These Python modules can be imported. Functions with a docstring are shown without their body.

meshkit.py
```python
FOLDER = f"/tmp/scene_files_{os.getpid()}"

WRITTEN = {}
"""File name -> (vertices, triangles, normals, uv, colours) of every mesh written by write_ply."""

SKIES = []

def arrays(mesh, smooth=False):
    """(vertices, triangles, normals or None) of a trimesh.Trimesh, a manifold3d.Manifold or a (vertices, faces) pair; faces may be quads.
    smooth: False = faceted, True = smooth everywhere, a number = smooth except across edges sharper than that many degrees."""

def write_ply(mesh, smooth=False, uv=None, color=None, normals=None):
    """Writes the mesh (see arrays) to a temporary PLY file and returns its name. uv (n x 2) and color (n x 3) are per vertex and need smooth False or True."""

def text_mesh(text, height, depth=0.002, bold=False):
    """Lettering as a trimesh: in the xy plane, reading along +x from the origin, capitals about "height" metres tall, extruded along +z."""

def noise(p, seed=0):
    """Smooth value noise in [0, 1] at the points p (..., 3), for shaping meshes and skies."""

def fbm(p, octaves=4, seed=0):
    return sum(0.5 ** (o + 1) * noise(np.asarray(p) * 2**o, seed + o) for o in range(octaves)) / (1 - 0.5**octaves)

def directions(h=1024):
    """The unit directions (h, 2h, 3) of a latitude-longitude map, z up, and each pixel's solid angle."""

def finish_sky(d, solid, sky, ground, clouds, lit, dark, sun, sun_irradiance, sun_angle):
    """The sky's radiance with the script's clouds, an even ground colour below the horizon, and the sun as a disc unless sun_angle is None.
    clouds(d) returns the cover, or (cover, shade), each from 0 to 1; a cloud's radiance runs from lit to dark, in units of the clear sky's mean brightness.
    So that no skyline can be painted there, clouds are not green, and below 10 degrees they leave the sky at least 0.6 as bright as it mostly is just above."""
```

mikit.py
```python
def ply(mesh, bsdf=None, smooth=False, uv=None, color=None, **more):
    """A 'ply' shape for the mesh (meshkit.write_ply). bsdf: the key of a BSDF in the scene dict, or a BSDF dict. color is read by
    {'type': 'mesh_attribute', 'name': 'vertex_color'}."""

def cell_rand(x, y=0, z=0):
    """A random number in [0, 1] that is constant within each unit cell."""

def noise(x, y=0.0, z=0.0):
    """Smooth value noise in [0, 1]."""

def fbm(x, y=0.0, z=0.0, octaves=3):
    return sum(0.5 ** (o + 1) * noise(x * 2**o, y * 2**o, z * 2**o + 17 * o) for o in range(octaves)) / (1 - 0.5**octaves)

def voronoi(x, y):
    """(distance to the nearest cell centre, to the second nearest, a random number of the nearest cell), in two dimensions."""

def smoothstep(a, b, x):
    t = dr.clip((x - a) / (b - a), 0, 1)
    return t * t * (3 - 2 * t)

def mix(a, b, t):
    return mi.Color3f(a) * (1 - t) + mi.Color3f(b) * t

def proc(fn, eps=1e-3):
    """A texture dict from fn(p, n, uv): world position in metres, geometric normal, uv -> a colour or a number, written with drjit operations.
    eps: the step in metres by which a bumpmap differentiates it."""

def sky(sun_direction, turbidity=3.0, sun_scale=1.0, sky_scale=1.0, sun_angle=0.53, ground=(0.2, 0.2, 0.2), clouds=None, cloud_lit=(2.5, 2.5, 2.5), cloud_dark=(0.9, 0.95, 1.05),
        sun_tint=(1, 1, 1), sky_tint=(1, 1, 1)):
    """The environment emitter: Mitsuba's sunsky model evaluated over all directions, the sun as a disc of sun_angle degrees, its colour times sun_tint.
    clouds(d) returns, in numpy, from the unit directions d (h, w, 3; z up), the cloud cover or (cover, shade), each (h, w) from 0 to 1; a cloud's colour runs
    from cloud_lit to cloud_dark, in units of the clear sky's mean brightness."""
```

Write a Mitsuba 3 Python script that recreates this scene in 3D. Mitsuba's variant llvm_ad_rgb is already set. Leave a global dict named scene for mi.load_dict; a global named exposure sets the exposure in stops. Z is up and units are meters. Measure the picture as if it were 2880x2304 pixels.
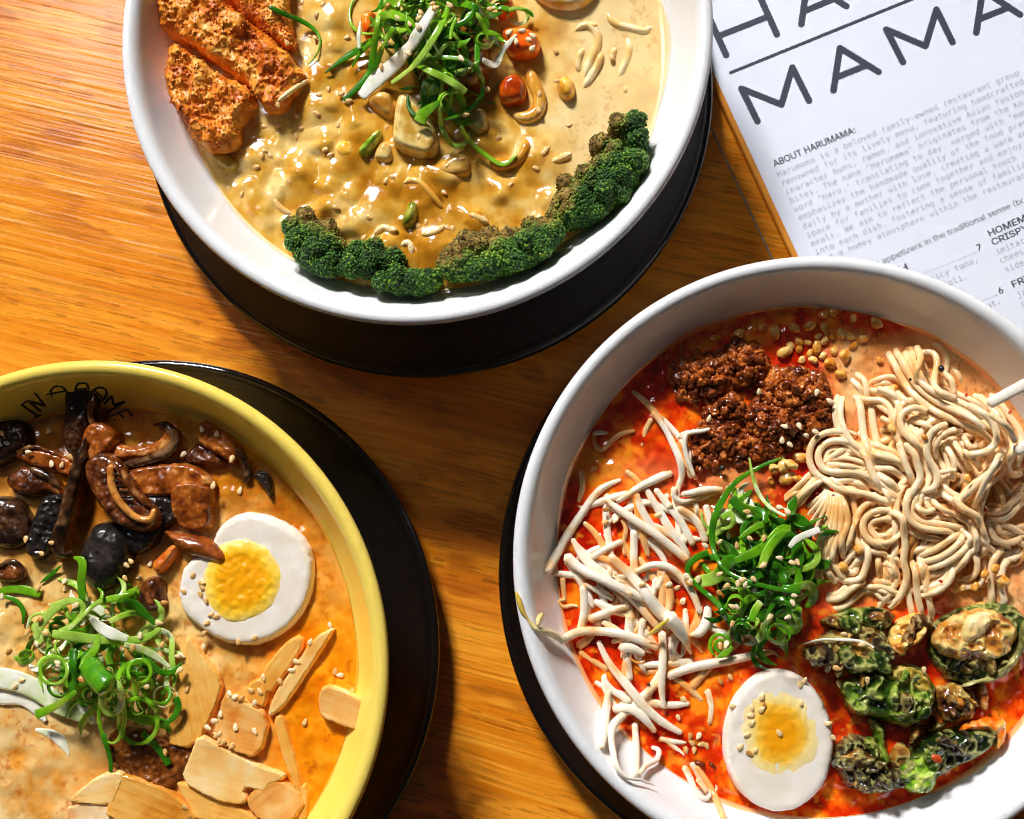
import glob, math
import numpy as np
import trimesh
import mitsuba as mi
import mikit, meshkit
from scipy.spatial import Delaunay
from scipy.interpolate import CubicSpline
from shapely import Polygon, LineString, MultiPoint, contains_xy, union_all, affinity, box
import shapely
import drjit as dr

T = mi.ScalarTransform4f
scene, labels = {}, {}

# ------------------------------------------------------------------ camera, lamps, exposure
CAM_H, FPX = 0.60, 3600.0            # height above the table top; focal length in pixels of the 2880 px wide frame
exposure = 0.0
NADIR = np.array([255.0, -335.0, FPX])        # where straight down lies in the frame: the camera leans a little towards the upper left
_n = np.array([NADIR[0], NADIR[1], -FPX]) / np.linalg.norm(NADIR)
_ax = np.cross(_n, [0, 0, -1])
_s, _c = np.linalg.norm(_ax), -_n[2]
_K = np.array([[0, -_ax[2], _ax[1]], [_ax[2], 0, -_ax[0]], [-_ax[1], _ax[0], 0]])
CAM_R = (np.eye(3) + _K + _K @ _K * (1 - _c) / _s ** 2) @ np.diag([1.0, 1.0, -1.0])      # columns: right, up, forward
CAM_C = -CAM_R[:, 2] * (CAM_H / -CAM_R[2, 2])
scene['camera'] = {'type': 'perspective', 'fov': 2 * math.degrees(math.atan(1440 / FPX)), 'fov_axis': 'x', 'near_clip': 0.01, 'far_clip': 20.0,
                   'to_world': T().look_at(origin=CAM_C.tolist(), target=[0, 0, 0], up=CAM_R[:, 1].tolist())}
LAMP = np.array([-0.85, 2.30, 1.97])
LAMP_L = 196.0
scene['lamp'] = {'type': 'rectangle', 'to_world': T().look_at(origin=LAMP.tolist(), target=[0, 0, 0], up=[0, 0, 1]).scale([0.28, 0.21, 1]),
                 'emitter': {'type': 'area', 'radiance': {'type': 'rgb', 'value': [LAMP_L, LAMP_L * 0.985, LAMP_L * 0.96]}}}
scene['room_light'] = {'type': 'constant', 'radiance': {'type': 'rgb', 'value': [0.027, 0.027, 0.029]}}
LAMP2 = np.array([-0.93, 1.01, 1.90])
scene['lamp_001'] = {'type': 'rectangle', 'to_world': T().look_at(origin=LAMP2.tolist(), target=[-.2, .2, 0], up=[0, 1, 0]).scale([0.20, 0.15, 1]),
                     'emitter': {'type': 'area', 'radiance': {'type': 'rgb', 'value': [9.0, 9.0, 9.1]}}}
labels['lamp_001'] = {'label': 'small dim lamp high above the upper left of the table', 'category': 'lamp'}
labels['lamp'] = {'label': 'square studio lamp shining down on the table from beyond the bowls', 'category': 'lamp'}

# ------------------------------------------------------------------ helpers
FR = {'F': (0, 0, .74861), 'A1': (300, 0, 3.08), 'A2': (900, 0, 3.08), 'A3': (1450, 0, 3.08), 'A4': (2100, 0, 2.764), 'A5': (300, 400, 3.08), 'A6': (900, 400, 3.08),
      'A7': (1500, 300, 3.08), 'A8': (2100, 400, 2.764), 'B1': (0, 980, 3.08), 'B2': (500, 980, 2.695), 'B3': (0, 1500, 3.3688), 'B4': (0, 1904, 3.3688),
      'B5': (400, 1700, 2.856), 'B6': (1400, 800, 3.08), 'B7': (1800, 800, 3.08), 'B8': (2200, 880, 3.1706), 'C1': (1400, 1300, 3.08), 'C2': (1850, 1250, 3.317),
      'C3': (2200, 1300, 3.1706), 'C4': (1400, 1700, 2.856), 'C5': (1900, 1760, 3.172), 'C6': (2200, 1700, 2.856), 'P': (0, 0, 1.0)}


def full(fr, pts):
    x0, y0, s = FR[fr]
    return np.asarray(pts, float)[..., :2] / s + [x0, y0]


def up(fr, pts, z):
    """Where the points measured on the photograph lie in the world, at height z."""
    q = full(fr, pts)
    d = np.stack([(q[..., 0] - 1440) / FPX, -(q[..., 1] - 1152) / FPX, np.ones(q.shape[:-1])], -1) @ CAM_R.T
    t = (np.asarray(z, float) - CAM_C[2]) / d[..., 2]
    return CAM_C[:2] + t[..., None] * d[..., :2]


def S(*c):
    c = np.asarray(c, float).reshape(-1, 3) / 255
    c = np.where(c <= .04045, c / 12.92, ((c + .055) / 1.055) ** 2.4)
    return c[0] if len(c) == 1 else c


def numbered(k):
    if k not in used:
        used.add(k)
        return k
    i = 1
    while f'{k}_{i:03d}' in used:
        i += 1
    used.add(f'{k}_{i:03d}')
    return f'{k}_{i:03d}'


used = set()
CELL, HALF = .001, .34
NH = int(2 * HALF / CELL)
hmap = np.zeros((NH, NH))


def hidx(x, y):
    i = np.clip(((np.asarray(x) + HALF) / CELL).astype(int), 0, NH - 1)
    j = np.clip(((np.asarray(y) + HALF) / CELL).astype(int), 0, NH - 1)
    return i, j


def hadd(v):
    i, j = hidx(v[:, 0], v[:, 1])
    np.maximum.at(hmap, (i, j), v[:, 2])


def hget(x, y):
    return hmap[hidx(x, y)]


def thing(name, label, cat, group=None, kind=None):
    k = numbered(name)
    labels[k] = {'label': label, 'category': cat}
    if group:
        labels[k]['group'] = group
    if kind:
        labels[k]['kind'] = kind
    return k


def put(key, mesh, bsdf, color=None, smooth=True, height=True):
    v = np.asarray(mesh.vertices)
    if height:
        hadd(v)
    scene[key] = mikit.ply(mesh, bsdf, smooth=smooth, color=color)
    return key


def part(parent, name, mesh, bsdf, color=None, smooth=True, kind=None, label=None, height=True):
    k = numbered(parent + '__' + name)
    put(k, mesh, bsdf, color, smooth, height)
    if kind or label:
        labels[k] = {a: b for a, b in (('kind', kind), ('label', label)) if b}
    return k


def nz(p, s, seed=0, oct=3):
    return meshkit.fbm(np.asarray(p) * s + 50.0, oct, seed)


def ramp(t, stops):
    """Colours from (position, sRGB) stops, in linear light."""
    xs = [a for a, _ in stops]
    cs = np.array([S(*c) for _, c in stops])
    t = np.clip(t, xs[0], xs[-1])
    return np.stack([np.interp(t, xs, cs[:, k]) for k in range(3)], -1)


def sstep(a, b, x):
    t = np.clip((x - a) / (b - a), 0, 1)
    return t * t * (3 - 2 * t)


def curve(p, step, dims=None):
    p = np.asarray(p, float)
    d = np.r_[0, np.cumsum(np.maximum(np.linalg.norm(np.diff(p[:, :dims], axis=0), axis=1), 1e-6))]
    n = max(4, int(d[-1] / step) + 1)
    t = np.linspace(0, d[-1], n)
    if len(p) == 2:
        return np.stack([np.interp(t, d, p[:, k]) for k in range(p.shape[1])], -1), t / d[-1]
    return CubicSpline(d, p, bc_type='natural')(t), t / d[-1]


def sweep(p, side, a, b, n=8, power=1.0):
    """A closed tube along p: half width a along side, half thickness b across it. a, b: per point."""
    p = np.asarray(p, float)
    m = len(p)
    t = np.gradient(p, axis=0)
    t /= np.maximum(np.linalg.norm(t, axis=1, keepdims=True), 1e-12)
    side = np.broadcast_to(side, p.shape)
    s = side - (side * t).sum(1, keepdims=True) * t
    s /= np.maximum(np.linalg.norm(s, axis=1, keepdims=True), 1e-12)
    nrm = np.cross(t, s)
    an = np.arange(n) / n * 2 * np.pi
    c, sn = np.cos(an), np.sin(an)
    c, sn = np.sign(c) * np.abs(c) ** power, np.sign(sn) * np.abs(sn) ** power
    a, b = (np.broadcast_to(q, (m,)) for q in (a, b))
    ring = p[:, None] + a[:, None, None] * c[None, :, None] * s[:, None] + b[:, None, None] * sn[None, :, None] * nrm[:, None]
    e0, e1 = p[0] - t[0] * min(a[0], b[0]) * .7, p[-1] + t[-1] * min(a[-1], b[-1]) * .7
    v = np.vstack([ring.reshape(-1, 3), e0, e1])
    f = []
    i = np.arange(m - 1)[:, None] * n
    j, k = np.arange(n)[None], (np.arange(n)[None] + 1) % n
    q = np.stack([i + j, i + n + j, i + n + k, i + k], -1).reshape(-1, 4)
    f = np.vstack([q[:, [0, 2, 1]], q[:, [0, 3, 2]]])
    j, k = np.arange(n), (np.arange(n) + 1) % n
    c0 = np.stack([np.full(n, m * n), k, j], 1)
    c1 = np.stack([np.full(n, m * n + 1), (m - 1) * n + j, (m - 1) * n + k], 1)
    f = np.vstack([f, c0, c1])
    mesh = trimesh.Trimesh(v, f, process=False)
    if mesh.volume < 0:
        mesh.faces = mesh.faces[:, ::-1]
    along = np.r_[np.repeat(np.linspace(0, 1, m), n), 0, 1]
    return mesh, along


def chaikin(q, n=2):
    q = np.asarray(q, float)
    for _ in range(n):
        r = np.roll(q, -1, 0)
        q = np.stack([.75 * q + .25 * r, .25 * q + .75 * r], 1).reshape(-1, 2)
    return q


def pillow(outline, zb, top, bot, edge, step=.0012, zfun=None, rough=0, freq=300, seed=0, jag=0, round2=True):
    """A solid from a plan outline: the top bulges by top, rounding off within edge of the outline; zfun bends it."""
    o = np.asarray(outline, float)
    poly = Polygon(o).buffer(0)
    if poly.geom_type != 'Polygon':
        poly = max(poly.geoms, key=lambda g: g.area)
    ring = poly.exterior
    nb = max(12, int(ring.length / step))
    bp = np.array([ring.interpolate(k / nb, normalized=True).coords[0] for k in range(nb)])
    if jag:
        c = bp.mean(0)
        w = (nz(np.c_[bp, np.full(nb, seed)], 1 / .004, seed) - .5) * 2 * jag
        bp = bp + (bp - c) / np.linalg.norm(bp - c, axis=1, keepdims=True) * w[:, None]
        poly = Polygon(bp).buffer(0)
        if poly.geom_type != 'Polygon':
            poly = max(poly.geoms, key=lambda g: g.area)
    x0, y0, x1, y1 = poly.bounds
    r = np.random.default_rng(seed + 7)
    gx, gy = np.meshgrid(np.arange(x0, x1, step), np.arange(y0, y1, step * .87))
    gx = gx + (np.arange(gx.shape[0]) % 2)[:, None] * step / 2
    g = np.c_[gx.ravel(), gy.ravel()] + r.normal(0, step * .08, (gx.size, 2))
    inner = poly.buffer(-step * .55)
    g = g[contains_xy(inner, g[:, 0], g[:, 1])] if not inner.is_empty else np.zeros((0, 2))
    pts = np.vstack([bp, g])
    tri = Delaunay(pts).simplices
    cen = pts[tri].mean(1)
    tri = tri[contains_xy(poly, cen[:, 0], cen[:, 1])]
    d = np.zeros(len(pts))
    d[nb:] = shapely.distance(shapely.points(g), poly.exterior) if len(g) else 0
    u = np.clip(d / edge, 0, 1)
    prof = np.sqrt(np.maximum(1 - (1 - u) ** 2, 0)) if round2 else sstep(0, 1, u)
    base = np.full(len(pts), zb, float) if zfun is None else zb + zfun(pts[:, 0], pts[:, 1])
    p3 = np.c_[pts, np.full(len(pts), zb)]
    dn = (nz(p3, freq, seed) - .45) * 2 * rough if rough else 0
    topz = base + top * prof + dn * np.clip(u + .3, 0, 1)
    botz = base - bot * prof
    n = len(pts)
    v = np.vstack([np.c_[pts, topz], np.c_[pts[nb:], botz[nb:]]])
    if rough:
        v[:nb, 2] = base[:nb] + (dn[:nb] * .3)
    m = np.arange(n)
    m[nb:] = np.arange(n, n + len(g))
    a = v[tri]
    flip = np.cross(a[:, 1, :2] - a[:, 0, :2], a[:, 2, :2] - a[:, 0, :2]) < 0
    tri[flip] = tri[flip][:, ::-1]
    f = np.vstack([tri, m[tri][:, ::-1]])
    mesh = trimesh.Trimesh(v, f, process=False)
    uu = np.r_[u, u[nb:]]
    return mesh, uu


def blob(c, r, rot=0, amp=.2, freq=2.0, seed=0, sub=2, tilt=0):
    m = trimesh.creation.icosphere(subdivisions=sub)
    v = np.array(m.vertices)
    v = v * (1 + amp * 2 * (nz(v + seed * 3.1, freq, seed, 2) - .5))[:, None] * np.asarray(r)
    ct, st = math.cos(tilt), math.sin(tilt)
    v = v @ np.array([[1, 0, 0], [0, ct, st], [0, -st, ct]])
    cr, sr = math.cos(rot), math.sin(rot)
    v = v @ np.array([[cr, sr, 0], [-sr, cr, 0], [0, 0, 1]])
    m.vertices = v + c
    return m


def lathe(profile, c, seg=160):
    pr = np.asarray(profile, float)
    an = np.arange(seg) / seg * 2 * np.pi
    v = np.stack([pr[:, None, 0] * np.cos(an), pr[:, None, 0] * np.sin(an), np.broadcast_to(pr[:, None, 1], (len(pr), seg))], -1).reshape(-1, 3)
    i = np.arange(len(pr) - 1)[:, None] * seg
    j, k = np.arange(seg)[None], (np.arange(seg)[None] + 1) % seg
    q = np.stack([i + j, i + k, i + seg + k, i + seg + j], -1).reshape(-1, 4)
    m = trimesh.Trimesh(v + [c[0], c[1], 0], np.vstack([q[:, [0, 1, 2]], q[:, [0, 2, 3]]]), process=False)
    m.merge_vertices()
    m.update_faces(m.nondegenerate_faces())
    if m.volume < 0:
        m.faces = m.faces[:, ::-1]
    return m


def smooth_profile(p, n):
    p = np.asarray(p, float)
    d = np.r_[0, np.cumsum(np.linalg.norm(np.diff(p, axis=0), axis=1))]
    from scipy.interpolate import PchipInterpolator
    t = np.linspace(0, d[-1], n)
    return np.stack([PchipInterpolator(d, p[:, k])(t) for k in range(2)], -1)


# ------------------------------------------------------------------ materials
VC = {'type': 'mesh_attribute', 'name': 'vertex_color'}


def rgb(c):
    return {'type': 'rgb', 'value': [float(x) for x in c]}


def principled(color, rough, spec=.5, **k):
    return {'type': 'twosided', 'bsdf': {'type': 'principled', 'base_color': color if isinstance(color, dict) else rgb(color), 'roughness': rough, 'specular': spec, **k}}


scene['vc_wet'] = principled(VC, .12, .85)
scene['vc_gloss'] = principled(VC, .24, .6)
scene['vc_soft'] = principled(VC, .17, .7, flatness=.3)
scene['vc_satin'] = principled(VC, .42, .4)
scene['vc_matte'] = principled(VC, .75, .3)
scene['ceramic_white'] = principled([.80, .805, .825], .14, .5)
scene['ceramic_yellow'] = principled(S(244, 215, 100), .14, .5)
scene['paper'] = principled(S(226, 231, 244), .45, .4)
scene['ink'] = principled(S(58, 64, 78), .5, .4)
scene['ink_grey'] = principled(S(150, 155, 170), .6, .3)
scene['ink_dark'] = principled(S(60, 62, 76), .6, .3)
scene['enamel_ink'] = principled(S(22, 18, 14), .3, .5)
scene['chopstick_cream'] = principled(S(242, 232, 216), .35, .45)
scene['seam_grey'] = principled(S(150, 132, 112), .4, .5)

GA = math.radians(-13.5)


def col3(*c):
    return mi.Color3f(*[float(q) for q in S(*c)])




def wood(p, n, uv):
    x = p.x * math.cos(GA) + p.y * math.sin(GA)
    y = -p.x * math.sin(GA) + p.y * math.cos(GA)
    y = y + (mikit.fbm(x * 5, y * 9, 3.0) - .5) * .010
    fine = mikit.fbm(x * 34, y * 760, 1.0, 3)
    mid = mikit.fbm(x * 6, y * 150, 5.0, 3)
    broad = mikit.fbm(x * 2.2, y * 26, 9.0, 3)
    pores = mikit.smoothstep(.60, .76, mikit.noise(x * 38, y * 1250, 2.0)) * mikit.smoothstep(.38, .62, mikit.fbm(x * 9, y * 50, 8.0, 2))
    fig = mikit.smoothstep(.55, .72, mikit.fbm(x * 30 + y * 50, y * 70 - x * 22, 4.0, 3)) * mikit.smoothstep(.42, .62, mikit.fbm(x * 9, y * 11, 6.0, 2))
    c = mikit.mix(col3(222, 128, 18), col3(243, 160, 44), mikit.smoothstep(.32, .68, fine * .5 + mid * .5))
    c = mikit.mix(c, col3(190, 92, 14), mikit.smoothstep(.48, .74, mid * .45 + broad * .55) * .7)
    c = mikit.mix(c, col3(166, 74, 8), fig * (.25 + .45 * mikit.smoothstep(.4, .65, fine)))
    c = mikit.mix(c, col3(120, 52, 8), pores * .25)
    dash = mikit.smoothstep(.70, .82, mikit.noise(x * 120, y * 1500, 11.0)) * mikit.smoothstep(.40, .62, mikit.fbm(x * 14, y * 70, 12.0, 2))
    return mikit.mix(c, col3(104, 42, 6), dash * .36)


def wood_bump(p, n, uv):
    x = p.x * math.cos(GA) + p.y * math.sin(GA)
    y = -p.x * math.sin(GA) + p.y * math.cos(GA)
    return mikit.fbm(x * 30, y * 800, 1.0, 2)


scene['wood'] = {'type': 'bumpmap', 'arbitrary': mikit.proc(wood_bump, eps=2e-4), 'scale': .00012,
                 'bsdf': principled(mikit.proc(wood), .21, .75)}


def board_wood(p, n, uv):
    g = mikit.fbm(p.x * 30 + p.y * 60, p.y * 20 - p.x * 40, 2.0, 3)
    return mikit.mix(mi.Color3f(*[float(q) for q in S(222, 132, 28)]), mi.Color3f(*[float(q) for q in S(240, 165, 66)]), g)


scene['board_wood'] = principled(mikit.proc(board_wood), .4, .45)


def plate_rough(p, n, uv):
    return .03 + .07 * mikit.smoothstep(.35, .7, mikit.fbm(p.x * 90, p.y * 90, 1.0, 3))


def plate_col(p, n, uv):
    d = mikit.smoothstep(.80, .86, mikit.noise(p.x * 1100, p.y * 1100, 1.0))
    return mikit.mix(mi.Color3f(.0038, .0035, .0037), mi.Color3f(.007, .0066, .0066), d)


scene['black_plate'] = principled(mikit.proc(plate_col), mikit.proc(plate_rough), .9)

# ------------------------------------------------------------------ the table
tb = trimesh.creation.box([1.7, 1.2, .03])
tb.apply_translation([0, 0, -.015])
scene['table_top'] = mikit.ply(tb, 'wood')
labels['table_top'] = {'label': 'orange-brown varnished wooden table top', 'kind': 'structure'}
q = up('P', [(1960, 275), (2195, 778)], 0)
q = np.vstack([q[0] + (q[0] - q[1]) * .9, q[1] + (q[1] - q[0]) * 1.2])
sm, _ = sweep(np.c_[np.linspace(q[0], q[1], 40), np.full(40, .0)], [.9, .4, 0], .00055, .0003, 6)
scene['table_top__seam'] = mikit.ply(sm, 'seam_grey', smooth=True)
used.add('table_top__seam')

# ------------------------------------------------------------------ plates and bowls
RIM_Z = .085
IR = np.array([0, .04, .066, .086, .0985, .1065, .1115, .1143])
IZ = np.array([.017, .0185, .026, .040, .053, .0625, .073, .0808])
BOWLS = {}


def make_bowl(name, rim, rim_r, plate, plate_r, soup, bsdf, label, plabel):
    c, pc, pr = np.array(rim), np.array(plate), plate_r
    k = rim_r / .1215
    an = np.radians(np.linspace(128, -70, 18))
    bead = [(.1287 + .0023 * math.cos(t), .0160 + .0023 * math.sin(t)) for t in an]
    prof = [(0, .0075), (.05, .0075), (.056, .0085), (.085, .0098), (.108, .0125), (.119, .0147), (.124, .0162), (.1262, .0172)] + bead + [(.127, .0128),
            (.110, .0098), (.085, .0072), (.062, .0060), (.0565, .0052), (.0555, .0008), (.0545, 0), (.0515, 0), (.0505, .0012), (.048, .0045), (0, .0045)]
    pk = thing('plate', plabel, 'plate')
    put(pk, lathe([(r * pr / .131, z) for r, z in prof], pc), 'black_plate', smooth=40)
    inner = smooth_profile(np.c_[IR, IZ], 60)
    lip = [(.1151, .0825), (.1160, .0838), (.1171, .0847), (.1183, .0852), (.1195, .0851), (.1205, .0846), (.1212, .0838), (.1215, .0827), (.1211, .0817), (.1203, .0808)]
    outer = smooth_profile([(.1196, .0795), (.113, .067), (.104, .054), (.090, .037), (.068, .0215), (.052, .0150), (.0475, .0130), (.0470, .0090), (.0455, .0085)], 40)
    pr2 = np.vstack([inner, lip, outer, [(.0435, .0085), (.042, .011), (0, .0125)]])
    pr2[:, 0] *= k
    bk = thing('bowl', label, 'bowl')
    mesh = lathe(pr2, c, 220)
    put(bk if name != 'yellow' else numbered(bk + '__body'), mesh, bsdf, smooth=50, height=False)
    BOWLS[name] = dict(c=c, k=k, soup=soup, key=bk)
    # the height map below the food
    g = np.arange(NH) * CELL - HALF + CELL / 2
    X, Y = np.meshgrid(g, g, indexing='ij')
    r = np.hypot(X - c[0], Y - c[1]) / k
    h = np.where(r < .1143, np.maximum(np.interp(r, IR, IZ), soup), 0)
    h = np.where((r >= .1143) & (r < .122), .085, h)
    np.maximum(hmap, h, out=hmap)


def wall(name, x, y):
    b = BOWLS[name]
    return np.interp(np.hypot(x - b['c'][0], y - b['c'][1]) / b['k'], IR, IZ)


make_bowl('cream', (-.0364, .1525), .1252, (-.0406, .1482), .1348, .0585, 'ceramic_white', 'white ceramic bowl of tan curry broth with fried cutlet and broccoli', 'black round plate under the white bowl that holds broccoli')
make_bowl('red', (.1281, -.0676), .1217, (.1285, -.0765), .1332, .0595, 'ceramic_white', 'white ceramic bowl of red chilli broth with noodles and bean sprouts', 'black round plate under the white bowl of red broth')
make_bowl('yellow', (-.1696, -.1128), .1263, (-.1654, -.1116), .1340, .0595, 'ceramic_yellow', 'bright yellow ceramic bowl with black lettering inside', 'black round plate under the yellow bowl')

# lettering on the yellow bowl's inside
def on_wall(name, fr, pts, lift=.0004):
    z = np.full(len(pts), .07)
    for _ in range(25):
        w = up(fr, pts, z)
        z = np.maximum(wall(name, w[:, 0], w[:, 1]), BOWLS[name]['soup']) + lift
    return np.c_[w, z]


def ink_strokes(strokes, name, fr, rad, lift=.0003):
    ms = []
    for s in strokes:
        s = np.asarray(s, float)
        p, _ = curve(s, 6)
        ms.append(sweep(on_wall(name, fr, p, lift), [0, 0, 1], rad, rad, 8)[0])
    return trimesh.util.concatenate(ms)


Y = BOWLS['yellow']['key']
for nm, st in (('letter_i', [[(185, 488), (335, 592)], [(180, 492), (232, 462)], [(305, 604), (352, 574)]]),
               ('letter_n', [[(240, 452), (352, 545)], [(240, 452), (388, 498)], [(305, 388), (388, 498)]]),
               ('letter_a', [[(398, 402), (575, 366)], [(450, 412), (440, 372), (470, 335), (520, 328), (560, 352), (578, 384)]]),
               ('letter_r', [[(655, 352), (668, 315), (700, 300), (745, 305), (768, 348)], [(655, 352), (768, 348)], [(660, 352), (640, 440)], [(735, 350), (770, 440)]]),
               ('letter_a_001', [[(800, 372), (850, 340), (905, 348), (925, 390), (900, 440), (870, 455)], [(822, 364), (880, 425)]]),
               ('letter_m', [[(905, 478), (968, 415)], [(968, 415), (985, 490)], [(985, 490), (1080, 462)], [(1080, 462), (925, 560)]]),
               ('letter_e', [[(955, 595), (1098, 528)], [(955, 595), (1000, 628)], [(1030, 562), (1072, 600)], [(1098, 528), (1145, 580)]])):
    k = numbered(Y + '__' + nm)
    put(k, ink_strokes(st, 'yellow', 'B1', .00052, .0001), 'enamel_ink', smooth=True, height=False)

# ------------------------------------------------------------------ menu board, paper and its writing
MENU_A = math.radians(23.3)
U, V = np.array([math.cos(MENU_A), math.sin(MENU_A)]), np.array([-math.sin(MENU_A), math.cos(MENU_A)])
edge_pt = up('P', [(2095, 440)], .003)[0]          # on the board's left edge
pe = up('P', [(2124, 459)], .0045)[0]              # on the paper's left edge
v_low = -.0680
mk = thing('menu', 'wooden menu board holding a white printed page, partly under the bowls', 'menu')


def framed(u0, u1, v0, v1, z0, z1, bevel):
    m = trimesh.creation.box([u1 - u0, v1 - v0, z1 - z0])
    m.apply_translation([(u0 + u1) / 2, (v0 + v1) / 2, (z0 + z1) / 2])
    if bevel:
        import manifold3d as m3
        s = [m3.Manifold.sphere(bevel, 16).translate([x, y, z]) for x in (u0 + bevel, u1 - bevel) for y in (v0 + bevel, v1 - bevel) for z in (z0 + bevel, z1 - bevel)]
        h = m3.Manifold.batch_hull(s).to_mesh()
        m = trimesh.Trimesh(h.vert_properties[:, :3], h.tri_verts, process=False)
    v = np.array(m.vertices)
    m.vertices = np.c_[v[:, :1] * U + v[:, 1:2] * V, v[:, 2]]
    return m


ub, upp = edge_pt @ U, pe @ U
part(mk, 'board', framed(ub, ub + .232, v_low, .27, .0002, .0040, .0012), 'board_wood', smooth=30)
part(mk, 'paper', framed(upp, upp + .2159, v_low + .001, .262, .00415, .0044, 0), 'paper', smooth=False)
ZP = .00445
PXM = (CAM_H - ZP) / FPX


def flat_poly(poly, depth=.00008):
    gs = [g for g in getattr(poly, 'geoms', [poly]) if g.area > 0]
    m = trimesh.util.concatenate([trimesh.creation.extrude_polygon(g, depth, engine='earcut') for g in gs])
    m.apply_translation([0, 0, ZP])
    return m


def ink_lines(fr, strokes, w):
    """Round-ended strokes w pixels (of that enlargement) wide."""
    s = FR[fr][2]
    return flat_poly(union_all([LineString(up(fr, q, ZP)).buffer(w / s * PXM / 2, quad_segs=6) for q in strokes]))


for nm, st in (('letter_h', [[(-280, 162), (-159, 431)], [(114, 0), (235, 270)], [(-213, 280), (168, 130)]]), ('letter_a', [[(425, 190), (472, -140), (775, 50)], [(440, 92), (680, -8)]]),
               ('letter_m', [[(85, 945), (-41, 690), (270, 815), (355, 525), (485, 785)]]), ('letter_a', [[(675, 705), (725, 375), (1025, 560)], [(692, 606), (925, 512)]]),
               ('letter_m', [[(1215, 485), (1085, 230), (1390, 360), (1475, 75), (1600, 330)]]), ('letter_a', [[(1785, 255), (1835, -75), (2125, 115)], [(1800, 155), (2030, 62)]])):
    part(mk, nm, ink_lines('A4', st, 52), 'ink', smooth=False, height=False)
part(mk, 'rule', ink_lines('A4', [[(-124, 567), (1290, -8)]], 27), 'ink', smooth=False, height=False)

_fonts = {}


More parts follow.
